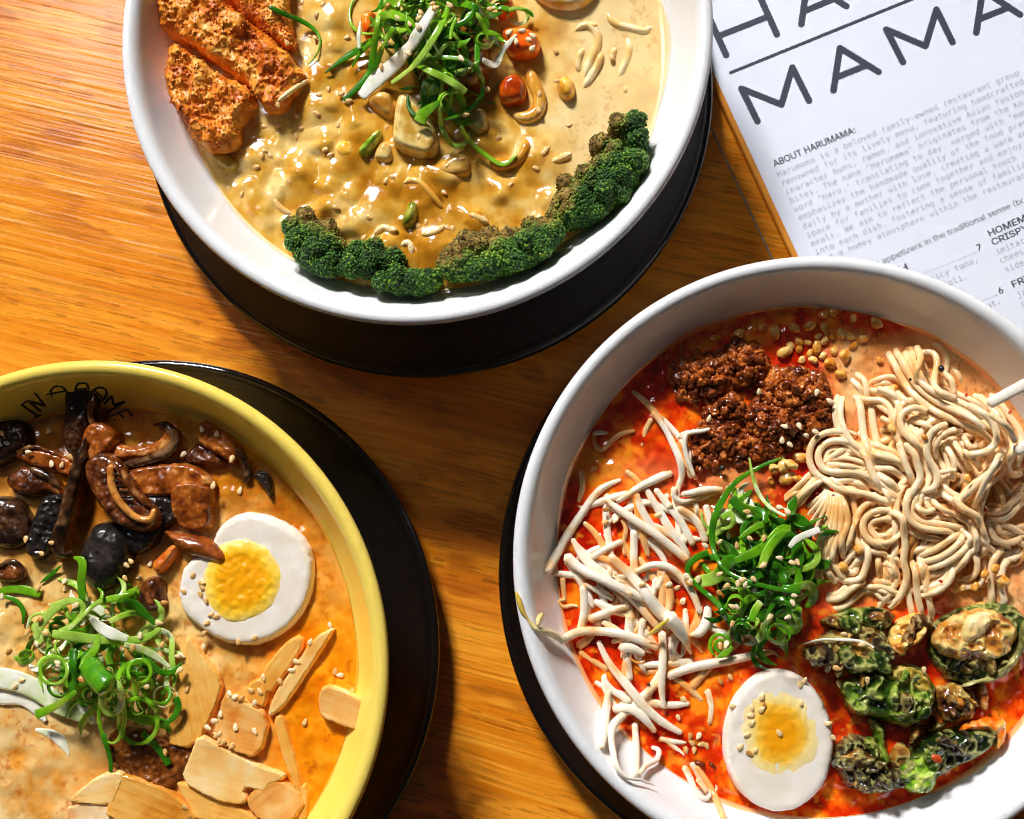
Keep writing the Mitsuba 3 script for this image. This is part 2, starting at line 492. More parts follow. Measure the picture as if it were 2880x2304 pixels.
def glyph(ch, mono):
    key = (ch, mono)
    if key in _fonts:
        return _fonts[key]
    if mono != 'mono':
        _fonts[key] = meshkit.text_mesh(ch, 1.0, .01, bold=(mono == 'bold'))
        return _fonts[key]
    from PIL import Image, ImageDraw, ImageFont
    try:
        font = ImageFont.truetype(glob.glob('/opt/blender-*/*/datafiles/fonts/DejaVuSansMono.woff2')[0], 64)
    except Exception:
        _fonts[key] = meshkit.text_mesh(ch, 1.0, .01)
        return _fonts[key]
    im = Image.new('L', (64, 100))
    ImageDraw.Draw(im).text((12, 72), ch, 255, font, anchor='ls')
    on = np.pad(np.asarray(im) > 150, ((0, 0), (1, 1))).astype(np.int8)
    r, s = np.nonzero(np.diff(on, axis=1) == 1)
    e = np.nonzero(np.diff(on, axis=1) == -1)[1]
    sh = union_all(shapely.box(s, 72 - r - 1, e, 72 - r)).buffer(.6).buffer(-.6).simplify(.8)
    sh = affinity.scale(affinity.translate(sh, -12, 0), 1 / 46.5, 1 / 46.5, origin=(0, 0))
    gs = [g for g in getattr(sh, 'geoms', [sh]) if g.area > 0]
    _fonts[key] = trimesh.util.concatenate([trimesh.creation.extrude_polygon(g, .01, engine='earcut') for g in gs])
    return _fonts[key]


def outline_text(text, height, stroke):
    from PIL import Image, ImageDraw, ImageFont
    font = ImageFont.truetype(glob.glob('/opt/blender-*/*/datafiles/fonts/Inter.woff2')[0], 96)
    x0, y0, x1, y1 = font.getbbox(text, anchor='ls', stroke_width=stroke)
    im = Image.new('L', (x1 - x0 + 8, y1 - y0 + 8))
    ImageDraw.Draw(im).text((4 - x0, 4 - y0), text, 255, font, anchor='ls', stroke_width=stroke)
    on = np.pad(np.asarray(im) > 127, ((0, 0), (1, 1))).astype(np.int8)
    r, st = np.nonzero(np.diff(on, axis=1) == 1)
    en = np.nonzero(np.diff(on, axis=1) == -1)[1]
    sh = union_all(shapely.box(st, -r - 1, en, -r)).buffer(.6).buffer(-.6).simplify(.8)
    k = height / 70.0
    sh = affinity.affine_transform(sh, [k, 0, 0, k, -4 * k, (4 - y0) * k])
    return trimesh.util.concatenate([trimesh.creation.extrude_polygon(g, .0001, engine='earcut') for g in getattr(sh, 'geoms', [sh])])


def line_of_text(name, fr, start, text, cap, pitch=None, style='mono', end=None, angle=22.8, mat='ink_grey'):
    """cap: capital height, pitch: advance of a fixed-width letter, both in pixels of that enlargement."""
    s = FR[fr][2]
    m_px = PXM / s
    a = math.radians(angle)
    o = up(fr, [start], ZP)[0]
    if end is not None:
        d = up(fr, [end], ZP)[0] - o
        a = math.atan2(d[1], d[0])
    ms = []
    if pitch:
        for i, ch in enumerate(text):
            if ch != ' ':
                g = glyph(ch, style).copy()
                v = np.array(g.vertices) * cap * m_px
                g.vertices = v + [i * pitch * m_px, 0, 0]
                ms.append(g)
        m = trimesh.util.concatenate(ms)
    else:
        m = outline_text(text, cap * m_px, 2 if style == 'bold' else 0)
        if end is not None:
            v = np.array(m.vertices)
            k = np.hypot(*d) / v[:, 0].max()
            v[:, 0] *= k
            m.vertices = v
    v = np.array(m.vertices)
    z = np.where(v[:, 2] > 1e-9, .00008, 0)
    ca, sa = math.cos(a), math.sin(a)
    m.vertices = np.c_[o[0] + v[:, 0] * ca - v[:, 1] * sa, o[1] + v[:, 0] * sa + v[:, 1] * ca, ZP + z]
    part(mk, name, m, mat, smooth=False, height=False)


line_of_text('heading', 'A4', (215, 1300), 'ABOUT HARUMAMA:', 52, style='bold', end=(852, 1030), mat='ink_dark')
BODY = ['Harumama is a beloved family-owned restaurant group', 'renowned for its lively menu, featuring handcrafted', 'character buns, ramen, and innovative Asian fusion', 'bites. The name "Harumama" originates from the Korean',
        'word "Haru," translating to day, merged with "mama,"', 'emphasizes the handmade quality of the food prepared', 'daily by a mother with love, creating a warm and', 'space for families to come together and enjoy',
        'meals. We aim to reflect the personal touch', 'into each dish, fostering a sense of familiarity', 'and a homey atmosphere within the restaurant.']
for i, t in enumerate(BODY):
    line_of_text('text_line', 'A4', (245 + 32.8 * i, 1382 + 67.3 * i), t, 46, 40, angle=22.8)
line_of_text('note', 'A8', (560, 1165), 'We do not serve appetizers in the traditional sense (bread)', 46, style='plain', end=(2290, 412), mat='ink_dark')
line_of_text('dish_name', 'A8', (905, 1140), 'LUNCH', 50, style='bold', end=(1258, 990), mat='ink_dark')
line_of_text('price', 'A8', (1795, 850), '7', 50, style='bold', angle=23, mat='ink_dark')
line_of_text('dish_text', 'A8', (1210, 1180), 'with spicy tuna,', 46, 40, angle=22.8)
line_of_text('dish_text', 'A8', (1500, 1150), 'aioli,', 46, 40, angle=22.8)
line_of_text('dish_name', 'A8', (1885, 738), 'HOMEMADE', 50, style='bold', end=(2330, 540), mat='ink_dark')
line_of_text('dish_name', 'A8', (1912, 806), 'CRISPY N', 50, style='bold', end=(2270, 650), mat='ink_dark')
for st, t in (((1945, 878), 'imitation'), ((1975, 945), 'cheese, in'), ((2015, 1015), 'side of'), ((2110, 1210), 'jalapeno'), ((2140, 1285), 'sauce')):
    line_of_text('dish_text', 'A8', st, t, 46, 40, angle=22.8)
line_of_text('price', 'A8', (1962, 1185), '6', 50, style='bold', angle=23, mat='ink_dark')
line_of_text('dish_name', 'A8', (2068, 1135), 'FRIED', 50, style='bold', end=(2300, 1030), mat='ink_dark')
line_of_text('dish_text', 'A8', (1760, 1345), 'donut.', 46, 40, angle=22.8)
line_of_text('dish_text', 'A8', (1905, 1380), 't.', 46, 40, angle=22.8)


def dots(name, fr, a, b, n, w):
    part(mk, name, flat_poly(union_all([shapely.Point(*q).buffer(w * PXM / FR[fr][2] / 2, quad_segs=2) for q in up(fr, np.linspace(a, b, n), ZP)])), 'ink_grey', smooth=False, height=False, kind='stuff')


dots('leader_dots', 'A8', (1270, 1062), (1790, 855), 40, 8)
dots('leader_dots', 'A8', (1815, 1240), (1950, 1188), 11, 8)
c0 = up('A8', [(1765, 1243)], ZP)[0]
rr = PXM / 2.764
part(mk, 'diet_mark', flat_poly(union_all([shapely.Point(*c0).buffer(32 * rr).difference(shapely.Point(*c0).buffer(25 * rr)),
                                           LineString([c0 + np.array([-11, 10]) * rr, c0 + np.array([2, -12]) * rr, c0 + np.array([13, 14]) * rr]).buffer(4 * rr)])), 'ink_dark', smooth=False, height=False)


# ------------------------------------------------------------------ the three soups
def to_px(x, y, z):
    q = (np.stack([x, y, np.full(np.shape(x), z)], -1) - CAM_C) @ CAM_R
    return 1440 + q[..., 0] / q[..., 2] * FPX, 1152 - q[..., 1] / q[..., 2] * FPX


def broth(name, label, hfun, cfun, bsdf='vc_wet', step=.0009, film=None, soup_seed=0):
    b = BOWLS[name]
    rs = np.interp(b['soup'], IZ, IR) * b['k'] + .0006
    g = np.arange(-rs, rs, step)
    X, Yy = np.meshgrid(g, g)
    p = np.c_[X.ravel(), Yy.ravel()]
    p = p[np.hypot(p[:, 0], p[:, 1]) < rs - step * .6]
    an = np.arange(700) / 700 * 2 * np.pi
    p = np.vstack([p, np.c_[np.cos(an), np.sin(an)] * rs]) + b['c']
    tri = Delaunay(p).simplices
    a = p[tri]
    fl = np.cross(a[:, 1] - a[:, 0], a[:, 2] - a[:, 0]) < 0
    tri[fl] = tri[fl][:, ::-1]
    r = np.hypot(p[:, 0] - b['c'][0], p[:, 1] - b['c'][1])
    px, py = to_px(p[:, 0], p[:, 1], b['soup'])
    e = np.clip((rs - r) / .006, 0, 1)
    z = b['soup'] + hfun(px, py, p) * sstep(0, 1, e) + .0007 * np.exp(-(rs - r) / .0015)
    mesh = trimesh.Trimesh(np.c_[p, z], tri, process=False)
    k = thing('broth', label, 'broth', kind='stuff')
    put(k, mesh, bsdf, cfun(px, py, p, z))
    if film:
        an = np.linspace(0, 2 * np.pi, 901)[:-1]
        hh = .0008 + .0055 * np.maximum(nz(np.c_[np.cos(an) * .02, np.sin(an) * .02, an * 0 + soup_seed], 170, 12, 3) - .36, 0)
        rows = np.linspace(-.25, 1, 6)
        zz = b['soup'] + rows[:, None] * hh
        rr_ = np.interp(zz, IZ, IR) * b['k'] - .00018 * np.maximum(1 - rows[:, None], 0) - .00004
        vv = np.stack([b['c'][0] + rr_ * np.cos(an), b['c'][1] + rr_ * np.sin(an), zz], -1).reshape(-1, 3)
        ii, jj = np.arange(5)[:, None] * 900, np.arange(900)[None]
        kk = (jj + 1) % 900
        qd = np.stack([ii + jj, ii + 900 + jj, ii + 900 + kk, ii + kk], -1).reshape(-1, 4)
        mm = trimesh.Trimesh(vv, np.vstack([qd[:, [0, 1, 2]], qd[:, [0, 2, 3]]]), process=False)
        f = np.repeat(np.clip(rows, 0, 1), 900)[:, None]
        put(numbered(k + '__oil_film'), mm, 'vc_wet', S(*film[0]) * (1 - f) + S(*film[1]) * f, height=False)
    return k


def g2(px, py, x, y, s, s2=None):
    return np.exp(-((px - x) / s) ** 2 - ((py - y) / (s2 or s)) ** 2)


def conv(fr, lst):
    return [(*full(fr, [q[:2]])[0], *q[2:]) for q in lst]


HIGH = conv('A1', [(1930, 290, 40, 3), (1930, 450, 34, 2.6), (1780, 600, 36, 2.6), (1790, 860, 40, 3), (1840, 1110, 36, 3), (1640, 1420, 40, 3), (1600, 1340, 30, 1.6), (1930, 1380, 36, 2.6), (1510, 1490, 30, 2), (1890, 1510, 36, 2.4), (2060, 1250, 40, 3), (1480, 930, 24, 1.6), (1170, 1290, 24, 1.4)]) + \
    conv('A2', [(60, 60, 46, 3), (330, 540, 34, 2.6), (300, 1050, 44, 3), (520, 800, 34, 2.4), (800, 1570, 40, 2.8), (1010, 1430, 34, 2), (1820, 1290, 40, 2.4), (1950, 1350, 36, 2.4), (1350, 1160, 34, 2)]) + \
    conv('A6', [(210, 370, 34, 2.2), (60, 460, 36, 2.6), (780, 340, 40, 2.6), (790, 470, 34, 3.0), (200, 650, 34, 2.6), (540, 760, 36, 2.8), (960, 810, 44, 3), (1310, 630, 34, 2.2), (1390, 680, 30, 1.8), (430, 520, 46, 3), (740, 900, 28, 2.4), (1860, 620, 30, 1.6), (1960, 420, 28, 1.6), (620, 280, 34, 1.8)])


def h_cream(px, py, p):
    h = np.max([.40 * q[2] * 1.25 * .000151 * g2(px, py, q[0] + 15, q[1] + 31, q[2] * 1.25) for q in HIGH], axis=0)
    m = np.clip(g2(px, py, 850, 420, 300, 330) + .8 * g2(px, py, 1150, 640, 260, 170) + .5 * g2(px, py, 1350, 480, 200, 260), 0, 1)
    o = np.zeros(len(p))
    n1 = nz(np.c_[p, o], 1 / .011, 3, 2)
    n3 = nz(np.c_[p, o], 1 / .022, 4, 2)
    n4 = nz(np.c_[p, o], 1 / .0045, 8, 1)
    return h + m * (np.maximum(n1 - .47, 0) * .009 + (n4 - .5) * .0004) + (n3 - .5) * .0026


def c_cream(px, py, p, z):
    q = np.c_[p, np.zeros(len(p))]
    t = nz(q, 1 / .02, 5) * .5 + nz(q, 1 / .006, 6) * .5
    side = sstep(1480, 1720, px) * (1 - sstep(420, 640, py))
    side = np.maximum(side, .8 * sstep(620, 520, px + (py - 500) * .7) * sstep(380, 520, py))
    warm = np.clip(g2(px, py, 1280, 430, 300, 320) * .75 + g2(px, py, 950, 430, 330, 330) * .42, 0, 1) * (1 - side)
    hump = np.clip((z - BOWLS['cream']['soup']) / .003, 0, 1) * .10
    c = ramp(t + warm * .32 - .12 + hump * .4, [(.16, (240, 215, 156)), (.38, (231, 194, 114)), (.55, (211, 158, 58)), (.72, (186, 122, 24)), (.92, (152, 88, 8))])
    c = c * (1 - side[:, None] * .6) + S(240, 214, 160) * side[:, None] * .6
    spots = sstep(.72, .78, nz(q, 1 / .0013, 21, 1)) * sstep(.5, .65, nz(q, 1 / .012, 22, 2))
    return c * (1 - spots[:, None] * .3) + S(190, 105, 20) * spots[:, None] * .3


broth('cream', 'creamy tan curry broth filling the white bowl with broccoli', h_cream, c_cream, film=((232, 196, 124), (240, 226, 196)))


def h_red(px, py, p):
    q = np.c_[p, np.zeros(len(p))]
    return (nz(q, 1 / .006, 31, 2) - .5) * .0022 + (nz(q, 1 / .0024, 32, 2) - .5) * .0008


def c_red(px, py, p, z):
    q = np.c_[p, np.zeros(len(p))]
    n = nz(q, 1 / .016, 33) * .55 + nz(q, 1 / .0045, 34, 3) * .45
    red = ramp(n, [(.28, (156, 18, 0)), (.44, (206, 38, 0)), (.55, (234, 78, 4)), (.68, (250, 140, 24))])
    tan = ramp(n, [(.3, (226, 140, 70)), (.5, (232, 165, 100)), (.7, (236, 190, 130))])
    w = nz(q, 1 / .02, 35) * 260 - 130
    m = sstep(2260, 2420, px + w * .5) * (1 - sstep(1600, 1800, py + w)) * sstep(905, 990, py + w * .3)
    m = np.maximum(m, g2(px, py, 2060, 1350, 90, 50) * .9)
    m = np.maximum(m, .3 * g2(px, py, 1850, 1330, 120, 40))
    c = red * (1 - m[:, None]) + tan * m[:, None]
    o = (sstep(.62, .70, nz(q, 1 / .0028, 36, 2)) * sstep(.45, .6, nz(q, 1 / .02, 39, 2)))[:, None] * .55 * (1 - m[:, None])
    c = c * (1 - o) + S(255, 160, 40) * o
    d = sstep(.76, .82, nz(q, 1 / .0009, 37, 1))[:, None] * .5 * sstep(.45, .6, nz(q, 1 / .01, 38))[:, None]
    return c * (1 - d) + S(110, 16, 0) * d


broth('red', 'red chilli oil broth filling the bowl with the bean sprouts', h_red, c_red, film=((232, 96, 8), (246, 200, 140)), soup_seed=3)


def h_yel(px, py, p):
    q = np.c_[p, np.zeros(len(p))]
    return (nz(q, 1 / .009, 41, 2) - .5) * .0026 + (nz(q, 1 / .0024, 42, 2) - .5) * .0005 + .0026 * g2(px, py, 60, 1800, 110) * nz(q, 1 / .005, 43)


def c_yel(px, py, p, z):
    q = np.c_[p, np.zeros(len(p))]
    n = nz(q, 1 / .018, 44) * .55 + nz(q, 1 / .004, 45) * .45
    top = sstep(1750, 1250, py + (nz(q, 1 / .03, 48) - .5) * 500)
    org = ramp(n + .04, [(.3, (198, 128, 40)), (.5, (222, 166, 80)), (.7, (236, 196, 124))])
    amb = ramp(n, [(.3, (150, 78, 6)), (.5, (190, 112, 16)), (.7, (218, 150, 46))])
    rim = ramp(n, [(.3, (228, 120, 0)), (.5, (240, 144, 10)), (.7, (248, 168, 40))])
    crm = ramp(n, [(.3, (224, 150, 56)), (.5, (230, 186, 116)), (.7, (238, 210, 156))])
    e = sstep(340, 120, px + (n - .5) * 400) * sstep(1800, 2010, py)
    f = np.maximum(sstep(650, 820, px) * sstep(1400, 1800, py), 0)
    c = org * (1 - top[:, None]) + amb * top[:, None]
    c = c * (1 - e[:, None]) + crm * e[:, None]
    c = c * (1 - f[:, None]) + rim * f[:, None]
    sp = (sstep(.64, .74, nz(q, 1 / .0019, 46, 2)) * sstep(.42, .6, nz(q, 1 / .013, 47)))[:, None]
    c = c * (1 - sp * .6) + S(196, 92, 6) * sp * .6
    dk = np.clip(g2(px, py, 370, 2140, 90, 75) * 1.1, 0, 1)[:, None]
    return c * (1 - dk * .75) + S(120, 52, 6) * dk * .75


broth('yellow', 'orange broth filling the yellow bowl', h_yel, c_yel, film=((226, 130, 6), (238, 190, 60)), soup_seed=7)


# ------------------------------------------------------------------ tools for food
def hnear(x, y, r=1):
    return np.max([hget(x + i * CELL, y + j * CELL) for i in range(-r, r + 1) for j in range(-r, r + 1)], axis=0)


def gsm(h, s):
    from scipy.ndimage import gaussian_filter1d
    return gaussian_filter1d(h, s, mode='nearest')


def laid(fr, pts, width, lift=0.0, sink=.45, sm=4, z0=.066, step=.0011):
    """A strand that follows the measured line and lies on whatever is already below it. Returns the path, radius per point, and position along."""
    pts = np.asarray(pts, float)
    w = np.broadcast_to(np.asarray(width, float), (len(pts),)) if np.ndim(width) else np.full(len(pts), float(width))
    L = np.broadcast_to(np.asarray(lift, float), (len(pts),)) if np.ndim(lift) else np.full(len(pts), float(lift))
    s = FR[fr][2]
    z = np.full(len(pts), z0)
    pc, t = curve(np.c_[up(fr, pts, z), pts], step, 2)
    pix = pc[:, 2:]
    d = np.r_[0, np.cumsum(np.linalg.norm(np.diff(pts, axis=0), axis=1))]
    d /= d[-1]
    ww = np.interp(t, d, w) / s * (CAM_H - z0) / FPX / 2
    ll = np.interp(t, d, L) * .001
    zz = np.full(len(pix), z0)
    for _ in range(3):
        xy = up(fr, pix, zz)
        h = hnear(xy[:, 0], xy[:, 1])
        zz = np.maximum(gsm(h, sm), h - ww * .4) + ww * sink + ll
        zz = gsm(zz, 2)
    return np.c_[up(fr, pix, zz), zz], ww, t


def round_strand(key, fr, pts, width, bsdf, colfun, lift=0, sink=.45, sm=4, flat=1.0, n=8, taper=0):
    p, w, t = laid(fr, pts, width, lift, sink, sm)
    if taper:
        w = w * (1 - taper * (np.clip(np.abs(t - .5) * 2, 0, 1)) ** 6)
    m, al = sweep(p, [0, 0, 1], w * flat, w, n)
    return put(key, m, bsdf, colfun(np.asarray(m.vertices), al))


def solid(key, fr, outline, zb, top, bot, edge, bsdf, colfun, chk=2, step=.0012, rest=None, **k):
    """A pillow on an outline measured at its mid height; rest: how far above what lies below."""
    q = chaikin(outline, chk) if chk else np.asarray(outline, float)
    edge_m = edge * .001
    if rest is not None:
        xy = up(fr, q, .068)
        c = xy.mean(0)
        smp = np.vstack([c + (xy - c) * f for f in (.0, .35, .7, .95)])
        zb = np.quantile(hget(smp[:, 0], smp[:, 1]), .7) + rest * .001
    xy = up(fr, q, zb + top * .0006)
    m, u = pillow(xy, zb, top * .001, bot * .001, edge_m, step, **k)
    return put(key, m, bsdf, colfun(np.asarray(m.vertices), u))


def plane(cx, cy, gx, gy):
    return lambda x, y: (x - cx) * gx + (y - cy) * gy

# ================================================================== food in the bowl of tan broth
def c_fry(v, u):
    n = nz(v, 1 / .010, 51) * .62 + nz(v, 1 / .0018, 52) * .38
    return ramp(n, [(.24, (146, 58, 4)), (.40, (204, 100, 16)), (.50, (229, 140, 40)), (.62, (244, 176, 76)), (.8, (252, 212, 138))])


def crust(fr, outline, name, label, zb, top, gx, gy, seed):
    q = chaikin(outline, 1)
    xy = up(fr, q, zb + top * .0006)
    c = xy.mean(0)
    m, u = pillow(xy, zb, top * .001, .012, .0040, .0007, zfun=plane(c[0], c[1], gx, gy), jag=.0008, seed=seed)
    v = np.array(m.vertices)
    d = nz(v, 1 / .0013, seed, 3)
    d2 = nz(v, 1 / .006, seed + 1, 2)
    n = m.vertex_normals
    m.vertices = v + n * ((np.maximum(d - .42, 0) * .0036 + (d2 - .5) * .0066) * np.clip(u + .35, 0, 1))[:, None]
    k = thing(name, label, 'fried cutlet')
    part(k, 'crust', m, 'vc_satin', c_fry(v, u))
    r = np.random.default_rng(seed)
    top_i = np.nonzero((n[:, 2] > .1) & (u > .02))[0]
    cr = [blob(m.vertices[i] + n[i] * .0003, r.uniform(.0002, .00052, 3), r.uniform(0, 6), .35, 2, int(i), 1) for i in r.choice(top_i, 520)]
    mm = trimesh.util.concatenate(cr)
    w = np.repeat(r.uniform(-.08, .22, len(cr)), len(cr[0].vertices))
    part(k, 'crumbs', mm, 'vc_satin', c_fry(np.asarray(mm.vertices), 0) * (1 + w[:, None]), kind='stuff')


crust('A1', [(1180, -60), (1130, -420), (1600, -420), (1560, 0), (1600, 250), (1640, 370), (1580, 410), (1450, 335), (1260, 190), (1130, 100)], 'fried_cutlet', 'breaded cutlet slice at the top edge under the thin green blade', .0625, 6.5, .0, .12, 61)
crust('A1', [(495, -380), (1080, -420), (1110, -20), (1060, 70), (1250, 190), (1480, 370), (1690, 560), (1700, 640), (1600, 850), (1490, 950), (1340, 920), (1300, 830), (1160, 690), (900, 500), (640, 335), (540, 310), (480, 240)], 'fried_cutlet',
      'largest golden breaded cutlet slice, between the two smaller slices', .0625, 9.5, -.10, .10, 62)
crust('A1', [(540, 520), (560, 430), (650, 400), (1000, 650), (1150, 700), (1270, 800), (1225, 900), (1130, 1050), (1120, 1230), (950, 1290), (850, 1290), (750, 1180), (700, 1080), (590, 950), (530, 750)], 'fried_cutlet',
      'lowest breaded cutlet slice against the white bowl wall', .0640, 9.5, -.25, .02, 63)


def veg(name, label, cat, fr, outline, zb, top, edge, stops, bsdf='vc_wet', bot=6, freq=1 / .004, rough=0, seed=0, z_fun=None, chk=2, rest=None, group=None):
    k = thing(name, label, cat, group)
    solid(k, fr, outline, zb, top, bot, edge, bsdf, lambda v, u: ramp(nz(v, freq, 70 + seed), stops), chk=chk, rough=rough, seed=seed, zfun=z_fun, step=.0009, rest=rest)
    return k


OLIVE = [(.3, (120, 88, 14)), (.5, (176, 140, 44)), (.7, (204, 168, 70))]
POT = [(.3, (188, 140, 50)), (.5, (222, 190, 112)), (.7, (236, 216, 150))]
veg('vegetable_scrap', 'browned vegetable scrap below the lowest cutlet slice', 'vegetable', 'A1', [(870, 1340), (1000, 1305), (1130, 1370), (1170, 1430), (1070, 1490), (950, 1440)], .059, 3.5, 3, OLIVE, seed=1)
veg('potato_chunk', 'pale potato chunk with peppered face under the scallion pile', 'potato', 'A2', [(620, 1120), (650, 800), (780, 800), (880, 900), (1000, 1080), (1040, 1250), (970, 1390), (720, 1320), (610, 1240)], .058, 9.5, 3.5, POT, seed=2, z_fun=None)
veg('potato_chunk', 'browned potato chunk at the lower end of the white scallion stalk', 'potato', 'A2', [(370, 870), (500, 760), (640, 800), (640, 1040), (520, 1000)], .058, 6, 4, [(.3, (170, 110, 30)), (.5, (206, 156, 70)), (.7, (224, 188, 110))], seed=3)
veg('potato_chunk', 'broth-coated potato chunk below the curled scallion strip', 'potato', 'A2', [(960, 1480), (1060, 1380), (1200, 1300), (1310, 1370), (1310, 1520), (1200, 1545), (1050, 1560)], .058, 5, 4, [(.3, (160, 104, 20)), (.5, (196, 146, 60)), (.7, (216, 176, 100))], seed=4)
veg('potato_chunk', 'small olive-grey potato cube right of the scallion pile', 'potato', 'A2', [(1280, 950), (1440, 920), (1470, 1130), (1340, 1180), (1250, 1060)], .058, 6, 2.5, [(.3, (140, 118, 50)), (.5, (176, 156, 84)), (.7, (196, 176, 110))], seed=5)
veg('potato_chunk', 'narrow potato wedge beside the green bean pod', 'potato', 'A2', [(450, 1340), (530, 1200), (620, 1240), (640, 1330), (620, 1420), (480, 1400)], .058, 5, 3, POT, seed=6)
veg('added_mound', 'added dark mound mostly hidden under the scallion heap, lifting it so that it casts shade', 'vegetable', 'A2', [(660, 260), (1000, 120), (1380, 220), (1500, 480), (1420, 760), (1150, 800), (800, 640)], .058, 15, 7, [(.3, (84, 44, 8)), (.5, (124, 72, 18)), (.7, (160, 104, 40))], seed=15)  # added support, no real topping: raises the heap so its shadow falls deeper
veg('green_bean', 'cut green bean pod next to the narrow potato wedge', 'bean', 'A2', [(310, 1300), (390, 1200), (500, 1100), (550, 1130), (500, 1230), (420, 1340), (345, 1360)], .059, 5.5, 3.5, [(.3, (60, 96, 8)), (.45, (110, 150, 20)), (.6, (190, 200, 90)), (.75, (214, 214, 120))], seed=7)
veg('green_bean', 'wrinkled olive green bean alone above the broccoli', 'bean', 'A6', [(690, 690), (740, 540), (800, 480), (860, 540), (850, 640), (790, 740), (715, 735)], .059, 5.5, 4, [(.3, (96, 104, 20)), (.5, (140, 146, 40)), (.7, (186, 180, 80))], rough=.0004, seed=8)
CAR = [(.3, (214, 62, 4)), (.5, (236, 92, 8)), (.7, (250, 140, 40))]
veg('carrot_chunk', 'orange carrot chunk left of the scallion pile in the tan broth', 'carrot', 'A2', [(330, 130), (420, 85), (490, 100), (480, 260), (400, 350), (360, 280)], .060, 6, 3, CAR, seed=9)
veg('carrot_chunk', 'bright red-orange carrot chunk dotted with sesame seeds', 'carrot', 'A2', [(1550, 250), (1700, 215), (1830, 240), (1905, 310), (1900, 430), (1800, 490), (1640, 475), (1590, 370)], .060, 8, 4, CAR, seed=10)
veg('carrot_chunk', 'dark glazed carrot chunk below the seeded one', 'carrot', 'A2', [(1580, 660), (1700, 615), (1790, 700), (1780, 860), (1680, 900), (1560, 880), (1530, 760)], .060, 6, 4, [(.3, (150, 44, 2)), (.5, (190, 70, 6)), (.7, (216, 110, 26))], seed=11)
veg('carrot_chunk', 'partly hidden carrot chunk near the top edge by the scallion ring', 'carrot', 'A2', [(1520, 80), (1560, -20), (1660, -30), (1700, 60), (1620, 130), (1540, 150)], .060, 6, 3, CAR, seed=12)
veg('corn_kernel', 'yellow corn piece right of the wide noodle', 'corn', 'A3', [(345, 690), (430, 640), (510, 690), (520, 800), (460, 860), (380, 830)], .059, 5, 4, [(.3, (214, 140, 20)), (.5, (238, 176, 60)), (.7, (248, 206, 110))], seed=13)
veg('corn_kernel', 'yellow corn piece left of the green bean pod', 'corn', 'A2', [(120, 1250), (200, 1190), (290, 1230), (310, 1350), (220, 1390), (130, 1340)], .0585, 4, 4, [(.3, (224, 150, 20)), (.5, (246, 186, 60)), (.7, (252, 210, 110))], seed=14)
ek = thing('egg_half', 'egg half cut by the top edge of the picture in the tan broth', 'egg')
q = up('A3', [(430 + 300 * math.cos(a), -150 + 215 * math.sin(a)) for a in np.linspace(0, 2 * np.pi, 60)[:-1]], .063)
m, u = pillow(q, .060, .0045, .006, .004)
part(ek, 'egg_white', m, 'vc_gloss', ramp(nz(np.asarray(m.vertices), 200, 1) + (1 - u) * .35, [(.3, (248, 240, 226)), (.62, (246, 232, 208)), (.8, (232, 170, 60))]))
q = up('A3', [(430 + 180 * math.cos(a), -190 + 130 * math.sin(a)) for a in np.linspace(0, 2 * np.pi, 50)[:-1]], .065)
m, u = pillow(q, .0640, .0016, .001, .003)
part(ek, 'yolk', m, 'vc_gloss', ramp(nz(np.asarray(m.vertices), 200, 1), [(.3, (246, 176, 40)), (.6, (252, 206, 90))]))

UD = lambda v, al: ramp(nz(v, 1 / .006, 81), [(.3, (228, 184, 108)), (.5, (240, 210, 150)), (.7, (246, 224, 176))])
UD2 = lambda v, al: ramp(nz(v, 1 / .006, 82), [(.3, (196, 124, 26)), (.5, (222, 160, 60)), (.7, (236, 190, 104))])
for fr, pts, w, cf, lb in [
        ('A2', [(1810, 600), (1850, 720), (1900, 860), (1870, 980), (1780, 1020), (1680, 990)], 130, UD2, 0), ('A2', [(1790, 1210), (1760, 1330), (1660, 1410), (1560, 1430), (1470, 1390)], 110, UD2, 0),
        ('A3', [(520, 260), (610, 220), (690, 270), (705, 400), (650, 520), (600, 660)], 75, UD, 0), ('A3', [(745, 450), (710, 560), (640, 680), (590, 760)], 70, UD, 0), ('A3', [(790, 110), (850, 200), (980, 240), (1120, 265), (1180, 230)], 70, UD, 0),
        ('A3', [(965, 330), (985, 430), (950, 540), (905, 660)], 66, UD, 0), ('A3', [(860, 410), (840, 480), (830, 520)], 60, UD, 0), ('A3', [(590, 420), (540, 520), (545, 620)], 60, UD, 0), ('A3', [(480, 1330), (400, 1370), (310, 1410)], 70, UD, 0),
        ('A6', [(1290, 620), (1380, 660), (1460, 700)], 60, UD, 0), ('A6', [(720, 360), (800, 330), (890, 370), (980, 470), (1060, 570)], 60, UD2, 0), ('A6', [(880, 800), (1000, 780), (1080, 720)], 66, UD, 0), ('A6', [(700, 900), (760, 870), (800, 980)], 60, UD, 0),
        ('A5', [(1600, 620), (1500, 560), (1450, 480)], 50, UD, 0), ('A6', [(470, 800), (560, 740), (640, 790)], 66, UD, 0), ('A1', [(1480, 880), (1640, 760), (1750, 690)], 50, UD, 0)]:
    k = thing('thick_noodle', 'thick wheat noodle breaking the surface of the tan broth', 'noodle', 'thick noodles in the tan broth')
    round_strand(k, fr, pts, w, 'vc_wet', cf, lift=-1.0, sink=.35, sm=3, taper=.75, n=10)

# broccoli along the white wall
G_STOPS = [(.26, (14, 44, 10)), (.44, (30, 76, 16)), (.60, (62, 114, 24)), (.76, (140, 170, 46))]
SEAR = [(.3, (74, 50, 14)), (.5, (128, 96, 40)), (.7, (160, 136, 66))]
bc = BOWLS['cream']['c']


